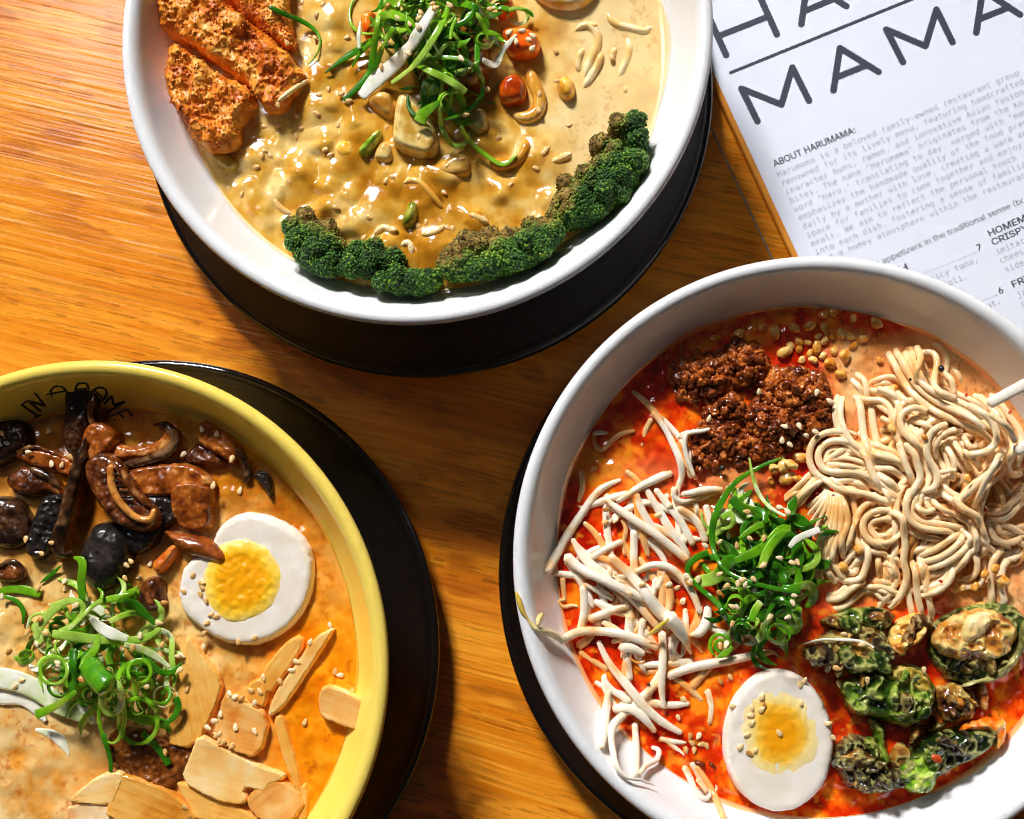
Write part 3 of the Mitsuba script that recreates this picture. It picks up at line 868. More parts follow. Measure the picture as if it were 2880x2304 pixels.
def floret(fr, outline, label, zb, top, seed, sear=.55):
    k = thing('broccoli_floret', label, 'broccoli')
    q = chaikin(outline, 2)
    xy = up(fr, q, zb + .005)
    c = xy.mean(0)
    b = BOWLS['cream']
    d = (c - b['c']) / np.linalg.norm(c - b['c'])
    m, u = pillow(xy, zb, top * .001, .010, .008, .0011, zfun=lambda x, y: np.clip((x - c[0]) * d[0] + (y - c[1]) * d[1], -.02, .02) * .45, rough=.0042, freq=1 / .0075, seed=seed, jag=.0016)
    v = np.asarray(m.vertices)

    def inner(p):
        e = ((p[:, :2] - c) @ d)
        e = (e - e.min()) / np.ptp(e)
        return sstep(sear, sear - .3, e + (nz(p, 1 / .006, seed) - .5) * .5)[:, None]
    rl = np.random.default_rng(seed + 50)
    Pq, spots = Polygon(xy).buffer(-.0022), []
    for _ in range(600):
        t = rl.uniform(xy.min(0), xy.max(0))
        if Pq.contains(shapely.Point(*t)) and all(np.hypot(*(t - o)) > .0062 for o in spots):
            spots.append(t)
    tree = v[v[:, 2] > np.median(v[:, 2])]
    lob = []
    for t in spots:
        zt = tree[np.argmin(np.hypot(*(tree[:, :2] - t).T)), 2]
        lob.append(blob([*t, zt - .0012], [rl.uniform(.0036, .005), rl.uniform(.0036, .005), rl.uniform(.0034, .0046)], rl.uniform(0, 6), .22, 1.5, int(rl.integers(999)), 3))
    m = trimesh.util.concatenate([trimesh.Trimesh(v, m.faces, process=False)] + lob)
    v = np.asarray(m.vertices)
    s = inner(v)
    part(k, 'crown', m, 'vc_matte', ramp(nz(v, 1 / .003, 90), [(.3, (20, 44, 8)), (.6, (44, 80, 18))]) * (1 - s) + ramp(nz(v, 1 / .002, 91), SEAR) * s)
    r = np.random.default_rng(seed)
    n = m.vertex_normals
    ar = m.area_faces
    fi = r.choice(len(ar), int(ar.sum() * .9 / (.00105 ** 2)), p=ar / ar.sum())
    fi = fi[m.face_normals[fi, 2] > -.35]
    pc = m.triangles_center[fi] + m.face_normals[fi] * .0002
    si = inner(pc)[:, 0]
    keep = r.random(len(pc)) > si * .15
    pc, si, fi = pc[keep], si[keep], fi[keep]
    base = trimesh.creation.icosphere(subdivisions=0)
    bv, bf = np.asarray(base.vertices), np.asarray(base.faces)
    rad = r.uniform(.00042, .00080, len(pc)) * (1 - si * .3)
    V_ = (pc[:, None] + bv[None] * rad[:, None, None]).reshape(-1, 3)
    F_ = (bf[None] + (np.arange(len(pc)) * len(bv))[:, None, None]).reshape(-1, 3)
    tone = nz(pc, 1 / .008, seed + 3) * .6 + r.random(len(pc)) * .4
    col = ramp(tone, G_STOPS) * (1 - si[:, None]) + ramp(tone, [(.25, (60, 52, 12)), (.5, (110, 96, 34)), (.75, (170, 150, 70))]) * si[:, None]
    pal = np.exp(-((si - .45) / .28) ** 2)[:, None] * .5
    col = col * (1 - pal) + S(150, 176, 62) * pal
    part(k, 'buds', trimesh.Trimesh(V_, F_, process=False), 'vc_satin', np.repeat(col, len(bv), 0), kind='stuff')


floret('A5', [(1560, 700), (1620, 620), (1730, 580), (1850, 640), (1960, 700), (2060, 860), (2120, 1000), (2060, 1150), (1900, 1165), (1760, 1120), (1640, 1010), (1565, 880)], 'leftmost broccoli floret in the row on the white wall', .063, 10, 101, .45)
floret('A6', [(210, 900), (280, 840), (450, 830), (620, 900), (740, 970), (720, 1070), (600, 1150), (450, 1190), (260, 1150), (160, 1050)], 'broccoli floret right beside the leftmost one, higher on the soup', .064, 10, 102, .3)
floret('A6', [(620, 1140), (740, 1060), (900, 1080), (1020, 1060), (1055, 1180), (990, 1290), (800, 1335), (600, 1290), (420, 1220), (480, 1185)], 'lowest broccoli floret in the middle of the row', .067, 9, 103, .12)
floret('A6', [(990, 940), (1190, 790), (1400, 760), (1650, 770), (1800, 680), (1940, 600), (2060, 650), (2100, 840), (2000, 980), (1800, 1100), (1500, 1180), (1150, 1210), (1050, 1150)], 'long broccoli floret with a browned cut face', .064, 12, 104, .62)
floret('A7', [(110, 880), (170, 700), (280, 590), (400, 560), (520, 430), (700, 330), (830, 360), (990, 400), (1010, 500), (900, 700), (800, 830), (600, 960), (430, 1050), (250, 1050), (150, 960)], 'largest and tallest broccoli floret on the upper right of the row', .064, 13, 105, .5)
floret('A7', [(640, 130), (740, 70), (830, 60), (940, 110), (1000, 300), (980, 400), (830, 370), (740, 250), (660, 220)], 'topmost broccoli floret at the end of the row', .064, 10, 106, .5)
floret('A7', [(470, 270), (530, 235), (620, 230), (680, 260), (640, 350), (570, 390), (490, 370)], 'tiny browned broccoli floret on the soup side of the topmost one', .063, 7, 107, .9)


# ------------------------------------------------------------------ scallions
SC = [(0, (24, 78, 10)), (.3, (62, 132, 16)), (.55, (122, 178, 26)), (.8, (184, 214, 96)), (1, (246, 242, 230))]


def ribbon(key, p, w, th, tone0, tone1, twist=0.0, up_side=None, seed=0, cup=0):
    t = np.gradient(p, axis=0)
    s = np.cross(t, [0, 0, 1.0]) if up_side is None else np.broadcast_to(up_side, p.shape)
    s = s / np.maximum(np.linalg.norm(s, axis=1, keepdims=True), 1e-9)
    al = np.linspace(0, 1, len(p))
    if twist:
        t = t / np.maximum(np.linalg.norm(t, axis=1, keepdims=True), 1e-9)
        n = np.cross(t, s)
        a = twist * al[:, None]
        s = s * np.cos(a) + n * np.sin(a)
    m, al = sweep(p, s, w, th, 10, .8)
    v = np.asarray(m.vertices)
    n1 = nz(v, 1 / .003, 110 + seed, 2)
    return put(key, m, 'vc_soft', ramp(tone0 + (tone1 - tone0) * al + (n1 - .5) * .3, SC))


def leaf_strip(fr, pts, width, lab, tone=(.3, .5), lift=.5, twist=0, grp=None, sm=6, name='scallion_strip', cat='scallion', thick=.00032):
    k = thing(name, lab, cat, grp)
    p, w, t = laid(fr, pts, width, lift, .3, sm)
    pt = np.clip(np.minimum(t, 1 - t) / .12, .12, 1) ** .7 if np.ndim(width) == 0 else 1
    return ribbon(k, p, w * pt, np.maximum(w * pt * .12, thick), tone[0], tone[1], twist, seed=len(used) % 13)


def curl_pile(fr, poly, n_ring, n_strip, z_top, lab, grp, seed, tone_c=.45, rr=(.0022, .0052), wid=(.0009, .0021)):
    r = np.random.default_rng(seed)
    P = Polygon(up(fr, poly, .07))
    x0, y0, x1, y1 = P.bounds
    def pick():
        while True:
            x, y = r.uniform(x0, x1), r.uniform(y0, y1)
            if P.contains(shapely.Point(x, y)):
                return x, y
    size = math.sqrt(P.area)
    kinds = ['s'] * n_strip + ['r'] * n_ring
    r.shuffle(kinds)
    for kd in kinds:
        x, y = pick()
        e = P.exterior.distance(shapely.Point(x, y)) / (size * .35)
        tone = np.clip(tone_c + r.normal(0, .20), .02, .9)
        k = thing('scallion_strip', lab, 'scallion', grp)
        if kd == 'r':
            R = r.uniform(*rr)
            turns = r.uniform(.8, 1.9)
            a = np.linspace(0, 2 * np.pi * turns, int(26 * turns)) + r.uniform(0, 6.28)
            rad = R * (1 - .28 * (a - a[0]) / (a[-1] - a[0]))
            tilt, az = r.uniform(.0, .9), r.uniform(0, 6.28)
            ax = np.array([math.sin(tilt) * math.cos(az), math.sin(tilt) * math.sin(az), math.cos(tilt)])
            e1 = np.cross(ax, [.3, .9, .1]); e1 /= np.linalg.norm(e1)
            e2 = np.cross(ax, e1)
            p = rad[:, None] * (np.cos(a)[:, None] * e1 * r.uniform(.75, 1.15) + np.sin(a)[:, None] * e2) + ax * (np.linspace(-.5, .5, len(a)) * r.uniform(.0005, .003))[:, None]
            ground = min(hnear(np.array([x]), np.array([y]), 2)[0], z_top)
            p += [x, y, ground - p[:, 2].min() * .55 + .0004]
            w = r.uniform(*wid) * .9
            ribbon(k, p, w * np.clip(np.minimum(np.linspace(0, 1, len(a)), np.linspace(1, 0, len(a))) / .1, .25, 1), .00028, tone, np.clip(tone + r.normal(0, .25), 0, 1), 0, ax, seed=int(r.integers(20)))
        else:
            L = r.uniform(.014, .034)
            a0 = r.uniform(0, 6.28)
            bend = r.normal(0, 2.0)
            tt = np.linspace(-.5, .5, 40)
            ang = a0 + bend * tt + .6 * np.sin(tt * 7 + r.uniform(0, 6))
            xy = np.c_[np.cumsum(np.cos(ang)), np.cumsum(np.sin(ang))] * L / 40
            xy += [x, y] - xy[20]
            h = np.minimum(hnear(xy[:, 0], xy[:, 1]), z_top)
            z = np.maximum(gsm(h, 7), h - .0012) + .0007 + r.uniform(0, .0015) * np.sin(np.linspace(0, np.pi, 40))
            w = r.uniform(*wid)
            ribbon(k, np.c_[xy, gsm(z, 2)], w * np.clip(np.minimum(tt + .5, .5 - tt) / .16, .12, 1) ** .8, .00030, tone, np.clip(tone + r.normal(0, .3), 0, 1), r.normal(0, 1.4), seed=int(r.integers(20)))


gA = 'scallion strips heaped on the tan broth'
lA = 'green scallion strip in the heap on the tan broth'
curl_pile('A2', [(480, -250), (1450, -250), (1530, 100), (1440, 330), (1250, 480), (950, 560), (760, 500), (560, 330), (480, 80)], 18, 58, .086, lA, gA, 201, .40)
curl_pile('A2', [(880, 560), (1330, 560), (1330, 820), (1150, 960), (900, 960), (860, 800)], 4, 14, .080, lA, gA, 202, .30)
leaf_strip('A1', [(1410, 60), (1560, 130), (1720, 200), (1810, 270), (1850, 350), (1830, 450), (1750, 560)], [40, 50, 46, 36, 22, 16, 12], 'thin green blade lying from the top cutlet slice into the tan broth', (.05, .6), .4)
leaf_strip('A2', [(45, 632), (220, 500), (380, 400), (520, 300)], [14, 60, 70, 60], 'pointed dark green blade sticking out left of the heap in the tan broth', (.1, .45), 1)
leaf_strip('A2', [(205, 870), (350, 730), (470, 570), (560, 380), (640, 240)], [50, 62, 66, 60, 50], 'dark green blade alongside the big white stalk', (.08, .5), 1)
leaf_strip('A2', [(280, 580), (350, 460), (470, 330), (520, 200)], [14, 46, 50, 40], 'short green blade between the two pointed blades', (.35, .5), 1)
leaf_strip('A2', [(440, 600), (460, 470), (480, 330), (500, 190), (520, 90)], [60, 64, 56, 46, 30], 'upright green blade left of the big white stalk', (.25, .75), 1.5)
leaf_strip('A2', [(800, 540), (980, 630), (1140, 710), (1260, 800)], [40, 64, 70, 66], 'pale green scallion strip ending in a square cut', (.55, .75), 1)
leaf_strip('A2', [(900, 520), (1080, 500), (1260, 530), (1390, 650), (1410, 790), (1330, 920), (1200, 1000), (1080, 1040)], [40, 44, 46, 46, 44, 40, 36, 20], 'long scallion arc on the right of the heap in the tan broth', (.5, .12), 1.2)
leaf_strip('A2', [(1050, 900), (1045, 1050), (1090, 1180), (1180, 1265), (1260, 1240), (1290, 1140)], [30, 44, 44, 44, 40, 24], 'pale scallion curl hanging below the heap', (.6, .75), 1)
leaf_strip('A2', [(1220, 1100), (1330, 1260), (1460, 1360), (1590, 1425), (1700, 1345)], [40, 44, 40, 44, 24], 'bright green tail lying out over the tan broth', (.5, .62), .6)
leaf_strip('A2', [(760, 830), (770, 930), (830, 1000), (930, 1010)], [20, 36, 40, 30], 'small dark hook of scallion by the pale potato chunk', (.05, .15), 1)
leaf_strip('A2', [(860, 1060), (900, 990), (960, 940), (1030, 890)], [120, 110, 90, 50], 'folded bright scallion leaf tip above the pale potato chunk', (.62, .3), 1)
leaf_strip('A2', [(1410, 520), (1510, 560), (1580, 450), (1640, 370), (1700, 300)], [50, 80, 46, 50, 20], 'bent white scallion piece left of the seeded carrot', (1, .95), 1)
leaf_strip('A2', [(1620, 160), (1640, 90), (1730, 75), (1800, 110), (1780, 190), (1690, 205), (1625, 160)], 38, 'pale scallion ring above the seeded carrot', (.55, .9), .8)
leaf_strip('A2', [(1760, 80), (1820, 110), (1850, 150)], 34, 'short green tail of the ring above the seeded carrot', (.4, .3), .8)
leaf_strip('A2', [(330, -60), (265, 60), (258, 160), (290, 240), (390, 292), (480, 290)], [20, 24, 26, 26, 24, 20], 'thin scallion loop round the left carrot chunk', (.5, .6), .5)
leaf_strip('A2', [(340, 420), (335, 310), (350, 190)], [34, 40, 14], 'white scallion sliver on the left carrot chunk', (.95, 1), .8)
leaf_strip('A2', [(360, 840), (480, 700), (640, 560), (780, 400), (900, 210), (985, 70)], [95, 150, 150, 125, 90, 74], 'big white scallion stalk across the heap in the tan broth', (1, .98), 3.0, thick=.0007)
leaf_strip('A2', [(620, 720), (820, 560), (960, 370), (1060, 190), (1110, 60)], [40, 60, 64, 60, 40], 'pale green edge strip right of the big white stalk', (.8, .55), 3)
leaf_strip('A2', [(1130, 340), (1145, 240), (1180, 160)], [30, 34, 30], 'short upright green curl near the middle of the tan broth heap', (.6, .5), 4)

# ================================================================== food in the bowl of red broth
# minced meat
k = thing('minced_meat', 'mound of dark brown minced meat in the red broth', 'minced meat', kind='stuff')
rg = np.random.default_rng(301)
LOBES = conv('B7', [(560, 800, 300, 210, 9), (900, 680, 240, 200, 9), (1350, 950, 330, 260, 10), (1200, 1200, 330, 220, 9), (700, 1330, 260, 190, 5), (480, 760, 220, 150, 7), (1000, 1420, 300, 130, 5), (1480, 1120, 200, 250, 8), (760, 1080, 200, 160, 7),
                    (560, 1500, 150, 120, 3)])
ms, tones = [], []
for i in range(1500):
    q = LOBES[rg.choice(len(LOBES), p=[.12, .12, .2, .17, .1, .08, .06, .07, .06, .02])]
    a, d = rg.uniform(0, 6.28), math.sqrt(rg.random())
    px, py = q[0] + d * math.cos(a) * q[2] / 3.08, q[1] + d * math.sin(a) * q[3] / 3.08
    x, y = up('P', [(px, py)], .068)[0]
    h = min(hget(x, y), .061 + q[4] * .001 * (1.05 - d * d))
    r = rg.uniform(.0007, .0021)
    z = max(h + r * .25, .0597 + q[4] * .001 * (1 - d * d) * rg.uniform(.5, .95))
    m = blob([x, y, z], r * rg.uniform(.75, 1.5, 3), rg.uniform(0, 6), .5, 1.6, i, 2 if r > .0011 else 1, rg.uniform(-1, 1))
    ms.append(m)
    tones.append(np.full(len(m.vertices), rg.uniform(-.12, .12)))
mm = trimesh.util.concatenate(ms)
v = np.asarray(mm.vertices)
n = mm.vertex_normals
mm.vertices = v + n * ((nz(v, 1 / .0009, 305, 2) - .5) * .0013)[:, None]
put(k, mm, 'vc_gloss', ramp(nz(v, 1 / .004, 302) * .6 + nz(v, 1 / .001, 303) * .4 + np.concatenate(tones), [(.24, (52, 18, 6)), (.40, (104, 42, 12)), (.54, (150, 70, 20)), (.66, (186, 100, 36)), (.82, (216, 140, 66))]))
hole = up('B7', [(705, 1590)], .0625)[0]

# chopped peanuts
NUT = [(.3, (206, 120, 26)), (.5, (234, 164, 66)), (.7, (246, 204, 124))]
for i, (x, y, s) in enumerate([(660, 450, 55), (865, 412, 52), (1180, 390, 72), (1350, 358, 62), (1490, 340, 55), (1610, 350, 44), (1610, 240, 44), (1690, 225, 42), (1870, 275, 40), (2070, 318, 62), (1265, 570, 72), (1320, 520, 40), (1395, 480, 46), (1470, 490, 36), (1550, 535, 60),
                               (1620, 470, 42), (1680, 435, 36), (1490, 580, 42), (1395, 545, 36), (1665, 672, 56), (1760, 765, 52), (1765, 410, 44), (1845, 430, 44), (1800, 600, 62), (1560, 430, 34), (1640, 400, 30), (1520, 640, 44), (1420, 640, 36), (1600, 600, 40), (1700, 560, 44),
                               (1870, 520, 40), (1080, 350, 40), (1950, 450, 50), (1410, 1495, 72), (1250, 1570, 66), (1310, 1560, 62), (1165, 1600, 48), (1290, 1672, 74), (1370, 1680, 44), (1150, 1700, 40), (1480, 1410, 46), (2100, 640, 30), (2230, 880, 38)]):
    k = thing('peanut_piece', 'chopped golden peanut piece in the red broth by the minced meat', 'peanut', 'chopped peanuts by the minced meat')
    xy = up('B7', [(x, y)], .066)[0]
    r = s / 3.08 * .536 / 3600 / 2 * 1.75
    h = max(hnear(xy[:1], xy[1:], 1)[0], .0597) if y > 1300 else max(wall('red', *xy), .0597)
    m = blob([*xy, h + r * .35], [r * 1.15, r * rg.uniform(.7, .95), r * .7], rg.uniform(0, 3), .34, 1.2, 320 + i, 2, rg.uniform(-.4, .4))
    v = np.asarray(m.vertices)
    put(k, m, 'vc_wet' if y < 1300 else 'vc_gloss', ramp(nz(v, 1 / .003, 321) + rg.uniform(-.08, .1), NUT))
for i, (fr, x, y, s) in enumerate([('C3', 1775, 1285, 74), ('B8', 975, 1030, 62), ('B8', 1650, 1480, 60), ('B8', 1270, 1110, 46), ('C3', 680, 780, 70), ('C3', 545, 930, 66), ('C3', 1610, 1110, 60), ('C3', 1720, 1110, 60), ('C3', 1800, 1000, 60), ('C3', 1900, 950, 60), ('C3', 1960, 1060, 90)]):
    rg2 = np.random.default_rng(340 + i)
    LATE = globals().setdefault('LATE_NUTS', [])
    LATE.append((fr, x, y, s, rg2.uniform(0, 3), i))

# bean sprouts, in the order they lie
SPR = lambda v, al: ramp(nz(v, 1 / .007, 351) * .8 + np.abs(al - .5) * .25 - np.clip((v[:, 2] - .066) * 18, 0, .12), [(.25, (250, 240, 222)), (.48, (248, 232, 206)), (.59, (246, 206, 152)), (.74, (240, 160, 86))])
SPO = lambda v, al: ramp(nz(v, 1 / .008, 352), [(.3, (240, 150, 60)), (.5, (244, 186, 116)), (.7, (246, 214, 160))])
gS, lS = 'bean sprouts in the red broth', 'white bean sprout among the sprouts in the red broth'
SP = [
    ('B6', [(1170, 930), (1290, 1030), (1360, 1110), (1420, 1180)], [44, 70, 70, 60], SPO, 0, None), ('B6', [(1330, 1170), (1280, 1270), (1250, 1400)], [60, 60, 40], SPO, -.5, None),
    ('C1', [(720, 80), (735, 200), (700, 340)], [60, 70, 50], SPO, -.4, None), ('C1', [(1110, 80), (1200, 150), (1260, 240)], [60, 60, 60], SPO, -.6, None),
    ('C1', [(1370, 1010), (1350, 1120), (1310, 1200)], [70, 70, 70], SPR, -.8, None), ('C4', [(1060, 90), (1050, 250), (1040, 420), (1060, 600)], [86, 86, 80, 70], SPR, -.5, None),
    ('C4', [(1170, 120), (1150, 250), (1180, 340)], [76, 80, 70], SPR, -.6, None), ('C4', [(1440, 250), (1400, 400), (1420, 450)], [90, 90, 70], SPR, -.7, None), ('C4', [(1420, 590), (1530, 670), (1640, 770)], [60, 66, 50], SPO, -.7, None),
    ('C4', [(1180, 490), (1290, 480), (1440, 470), (1560, 450)], [60, 64, 64, 60], SPR, -.2, None), ('C4', [(660, 380), (760, 450), (880, 520)], [60, 60, 60], SPO, -.6, None),
    ('C1', [(560, 1000), (570, 1100), (580, 1200)], [60, 60, 50], SPO, -.5, None), ('C1', [(1450, 920), (1420, 1010), (1380, 1090)], [60, 60, 60], SPR, -.4, None),
    ('C1', [(1800, 380), (1830, 480), (1840, 580)], [70, 70, 60], SPR, 0, None), ('C1', [(1690, 330), (1720, 380), (1720, 440)], [50, 60, 50], SPR, -.4, None),
    ('C1', [(1200, 280), (1240, 400), (1310, 520), (1400, 640), (1500, 740)], [66, 80, 80, 76, 50], SPR, 0, None), ('C1', [(1290, 240), (1400, 430), (1520, 620), (1640, 800)], [64, 86, 86, 70], SPR, .2, None),
    ('C1', [(1370, 240), (1480, 380), (1600, 540), (1690, 710)], [60, 76, 78, 70], SPR, .3, None), ('C1', [(1570, 400), (1680, 470), (1750, 560), (1800, 690)], [70, 80, 80, 70], SPR, .2, None),
    ('C1', [(740, 1080), (750, 1200), (740, 1350), (710, 1470)], [80, 86, 86, 80], SPR, 0, None), ('C1', [(1080, 500), (1110, 580), (1090, 690), (1100, 800)], [46, 46, 46, 40], SPO, .2, None),
    ('C1', [(1180, 600), (1180, 750), (1185, 930)], [84, 84, 84], SPR, .2, None), ('C1', [(810, 830), (940, 750), (1070, 690)], [66, 72, 66], SPR, .2, None),
    ('B6', [(1340, 1110), (1440, 1240), (1520, 1390), (1580, 1540), (1590, 1680), (1555, 1790), (1560, 1850)], [50, 60, 70, 76, 70, 60, 60], SPR, .6, None), ('C1', [(1535, 230), (1525, 290), (1570, 335), (1680, 320), (1800, 270)], [66, 60, 56, 56, 40], SPR, .8, None),
    ('C1', [(1600, 280), (1700, 262), (1800, 240), (1940, 240)], [60, 76, 80, 60], SPR, 1.0, None), ('B6', [(1590, 1330), (1650, 1290), (1740, 1275), (1830, 1255)], [36, 50, 50, 40], SPR, 1.2, None), ('B6', [(1625, 1310), (1620, 1420), (1650, 1530), (1700, 1660)], [50, 56, 50, 40], SPR, .8, None),
    ('C1', [(1030, 335), (1120, 290), (1240, 210), (1370, 150), (1500, 95)], [22, 56, 80, 84, 66], SPR, .5, None), ('C1', [(935, 325), (1050, 410), (1150, 480), (1400, 650), (1640, 850)], [40, 80, 86, 88, 84], SPR, .8, None),
    ('C1', [(425, 950), (510, 800), (600, 640), (760, 400), (900, 230), (1060, 155)], [96, 96, 92, 84, 74, 40], SPR, .3, 'longest bean sprout at the far left, resting against the white wall'),
    ('C1', [(1810, 1390), (1900, 1460), (2000, 1500)], [70, 76, 70], SPR, 0, None), ('C1', [(650, 670), (740, 820), (900, 960), (1100, 1110), (1250, 1260), (1380, 1420)], [50, 90, 110, 116, 110, 80], SPR, 1, None),
    ('C1', [(600, 820), (700, 910), (900, 1010), (1150, 1130), (1290, 1190)], [110, 100, 96, 100, 70], SPR, 1.4, None), ('C1', [(760, 1060), (880, 1120), (1000, 1180)], [40, 66, 60], SPR, .5, None),
    ('C1', [(800, 1360), (950, 1300), (1130, 1240)], [84, 84, 70], SPR, .3, None), ('C1', [(700, 1590), (760, 1550), (820, 1490)], [90, 90, 70], SPO, .2, None),
    ('C4', [(810, 300), (900, 480), (1030, 640), (1180, 820), (1330, 950), (1470, 1030)], [50, 70, 84, 84, 80, 50], SPR, .6, None), ('C4', [(850, 580), (880, 650), (980, 730), (1060, 780)], [50, 66, 64, 60], SPR, .2, None),
    ('C4', [(885, 700), (870, 850), (850, 1000), (840, 1150)], [60, 84, 80, 60], SPR, .3, None), ('C4', [(1100, 960), (1110, 1150), (1105, 1370)], [60, 72, 66], SPR, .3, None),
    ('C4', [(940, 840), (1060, 840), (1160, 900), (1260, 1020)], [90, 94, 84, 50], SPR, .6, None), ('C4', [(1010, 890), (930, 970), (910, 1080), (930, 1200), (980, 1340), (1040, 1390), (1140, 1410), (1260, 1455)], [70, 84, 70, 56, 46, 36, 26, 16], SPR, .8, 'bean sprout with a dark curled root tip on the lower white wall'),
    ('C4', [(1150, 1350), (1200, 1290), (1280, 1240), (1290, 1170), (1240, 1150)], [44, 54, 54, 50, 36], SPR, .8, None), ('C4', [(1310, 1080), (1400, 1100), (1510, 1110)], [46, 52, 30], SPR, 0, None),
    ('C4', [(1600, 1310), (1690, 1440), (1760, 1580), (1800, 1680), (1830, 1760)], [46, 60, 64, 60, 50], SPO, .2, None), ('C4', [(1500, 1310), (1550, 1410), (1610, 1530), (1670, 1560), (1705, 1530), (1690, 1490)], [60, 60, 54, 44, 36, 20], SPR, .6, None),
    ('C4', [(1600, 1410), (1650, 1460), (1680, 1510)], [36, 50, 40], SPO, .4, None), ('C4', [(1690, 690), (1715, 800), (1700, 950)], [44, 50, 46], SPR, .2, None),
    ('C4', [(990, 350), (1070, 350), (1170, 400)], [90, 90, 60], SPR, .6, None), ('C4', [(1060, 430), (1130, 470), (1180, 455)], [16, 26, 16], SPO, .8, None),
    ('C4', [(1370, 575), (1550, 510), (1750, 470), (2000, 420), (2180, 385)], [84, 90, 88, 80, 60], SPR, .6, None), ('C4', [(1320, 230), (1325, 450), (1315, 650), (1335, 830)], [78, 80, 74, 40], SPR, 1.2, None),
    ('C1', [(1200, 950), (1350, 890), (1480, 910), (1600, 1010), (1690, 1140), (1750, 1300)], [60, 76, 78, 80, 80, 60], SPR, 1.0, None),
    ('C1', [(1820, 1260), (1800, 1400), (1740, 1480), (1660, 1500)], [80, 110, 100, 30], SPR, 1.2, None), ('C4', [(540, 270), (640, 225), (800, 215), (980, 235), (1150, 290), (1280, 350)], [84, 84, 84, 84, 80, 60], SPR, .8, None),
    ('C1', [(980, 820), (1150, 980), (1280, 1130), (1400, 1290), (1500, 1360)], [84, 96, 110, 130, 140], SPR, 1.8, None), ('C1', [(1480, 1340), (1570, 1450), (1630, 1560), (1675, 1660)], [160, 130, 76, 26], SPR, 2.2, None),
    ('C1', [(1480, 1360), (1400, 1430), (1290, 1505)], [20, 66, 12], lambda v, al: ramp(nz(v, 300, 3), [(.3, (206, 176, 40)), (.7, (232, 206, 90))]), 2.6, 'yellow husk of the thickest bean sprout head'),
    ('B6', [(840, 1285), (845, 1390), (890, 1435), (960, 1390), (1060, 1300), (1180, 1270)], [40, 46, 46, 50, 56, 40], SPO, .4, 'hooked sprout floating alone at the upper left of the red broth'), ('B6', [(830, 1290), (890, 1285), (950, 1290)], [40, 50, 20], SPR, .6, None),
    ('C1', [(580, 1190), (530, 1210), (560, 1250), (640, 1240), (690, 1250)], [30, 40, 40, 36, 30], SPO, .3, None)]
rs = np.random.default_rng(355)
SPT = lambda v, al: SPR(v, al) * (1 - sstep(.86, .98, al)[:, None]) + S(206, 168, 96) * sstep(.86, .98, al)[:, None]


def sprout(k, fr, pts, w, cf, lift, tail=False, sc=.86):
    pts, w = np.asarray(pts, float), np.asarray(w, float) * sc
    if tail:
        d = pts[-1] - pts[-2]
        d /= np.linalg.norm(d)
        n = np.array([-d[1], d[0]]) * rs.choice([-1, 1])
        L = 30 * FR[fr][2]
        pts = np.vstack([pts, pts[-1] + d * L * .5 + n * L * .15, pts[-1] + d * L * .8 + n * L * .6])
        w = np.r_[w, w[-1] * .5, w[-1] * .14]
        cf = SPT
    round_strand(k, fr, pts, w, 'vc_soft', cf, lift=lift, sink=.35, sm=4, n=10)


for j, (fr, pts, w, cf, lift, lb) in enumerate(SP[:-4] * 1):
    if lb or cf is not SPR or len(pts) < 3 and j % 2:
        continue
    q = np.asarray(pts, float)
    c = q.mean(0)
    a = rs.normal(0, .35)
    q = (q - c) @ np.array([[math.cos(a), math.sin(a)], [-math.sin(a), math.cos(a)]]) * rs.uniform(.7, 1.0) + c + rs.normal(0, 16, 2) * FR[fr][2]
    xy = up(fr, q, .062)
    if np.hypot(*(xy - BOWLS['red']['c']).T).max() > .104:
        continue
    sprout(thing('bean_sprout', 'bean sprout half sunk in the red broth below the others', 'bean sprout', 'sunken bean sprouts'), fr, q, np.asarray(w) * .9, SPO if j % 3 == 0 else SPR, -.9, j % 4 == 0)
SPOLY = Polygon([(1200, 1040), (1310, 970), (1460, 1020), (1500, 1180), (1520, 1340), (1400, 1420), (1310, 1540), (1240, 1540), (1170, 1360), (1160, 1180)])
j = 0
while j < 24:
    c = np.array([rs.uniform(1160, 1520), rs.uniform(970, 1540)])
    a = rs.normal(.85, .55) if rs.random() < .7 else rs.uniform(0, 3.14)
    t = np.linspace(-1, 1, 6)
    an = a + rs.normal(0, .45) * t
    q = np.cumsum(np.c_[np.cos(an), np.sin(an)] * rs.uniform(70, 170) / 5, 0)
    q += c - q.mean(0)
    if not SPOLY.contains(LineString(q)):
        continue
    j += 1
    sprout(thing('bean_sprout', 'bean sprout half sunk in the red broth below the others', 'bean sprout', 'sunken bean sprouts'), 'F', q, np.array([14, 19, 21, 21, 19, 13]) * rs.uniform(.8, 1.05), SPO if j % 2 == 0 else SPR, -.8, j % 3 == 0)
for j, (fr, pts, w, cf, lift, lb) in enumerate(SP):
    k = thing('bean_sprout', lb or lS, 'bean sprout', None if lb else gS)
    sprout(k, fr, pts, w, cf, lift - (.8 if lift < .45 else .35), cf is SPR and lb is None and j % 5 == 1 and w[-1] > 50)
k = thing('bean_sprout', 'thin bean sprout with a yellow seed leaf hanging over the bowl rim', 'bean sprout')
round_strand(k, 'C1', [(155, 1125), (185, 1200), (215, 1290), (260, 1360), (330, 1440), (450, 1480), (570, 1545)], [16, 50, 46, 20, 46, 60, 70], 'vc_gloss', lambda v, al: ramp(al + (nz(v, 300, 4) - .5) * .3, [(0, (206, 168, 40)), (.35, (214, 184, 84)), (.55, (214, 196, 130)), (.9, (240, 226, 196))]), lift=.4)
k = thing('bean_sprout', 'tiny bean sprout bud with a black tip beside the yellow seed leaf', 'bean sprout')
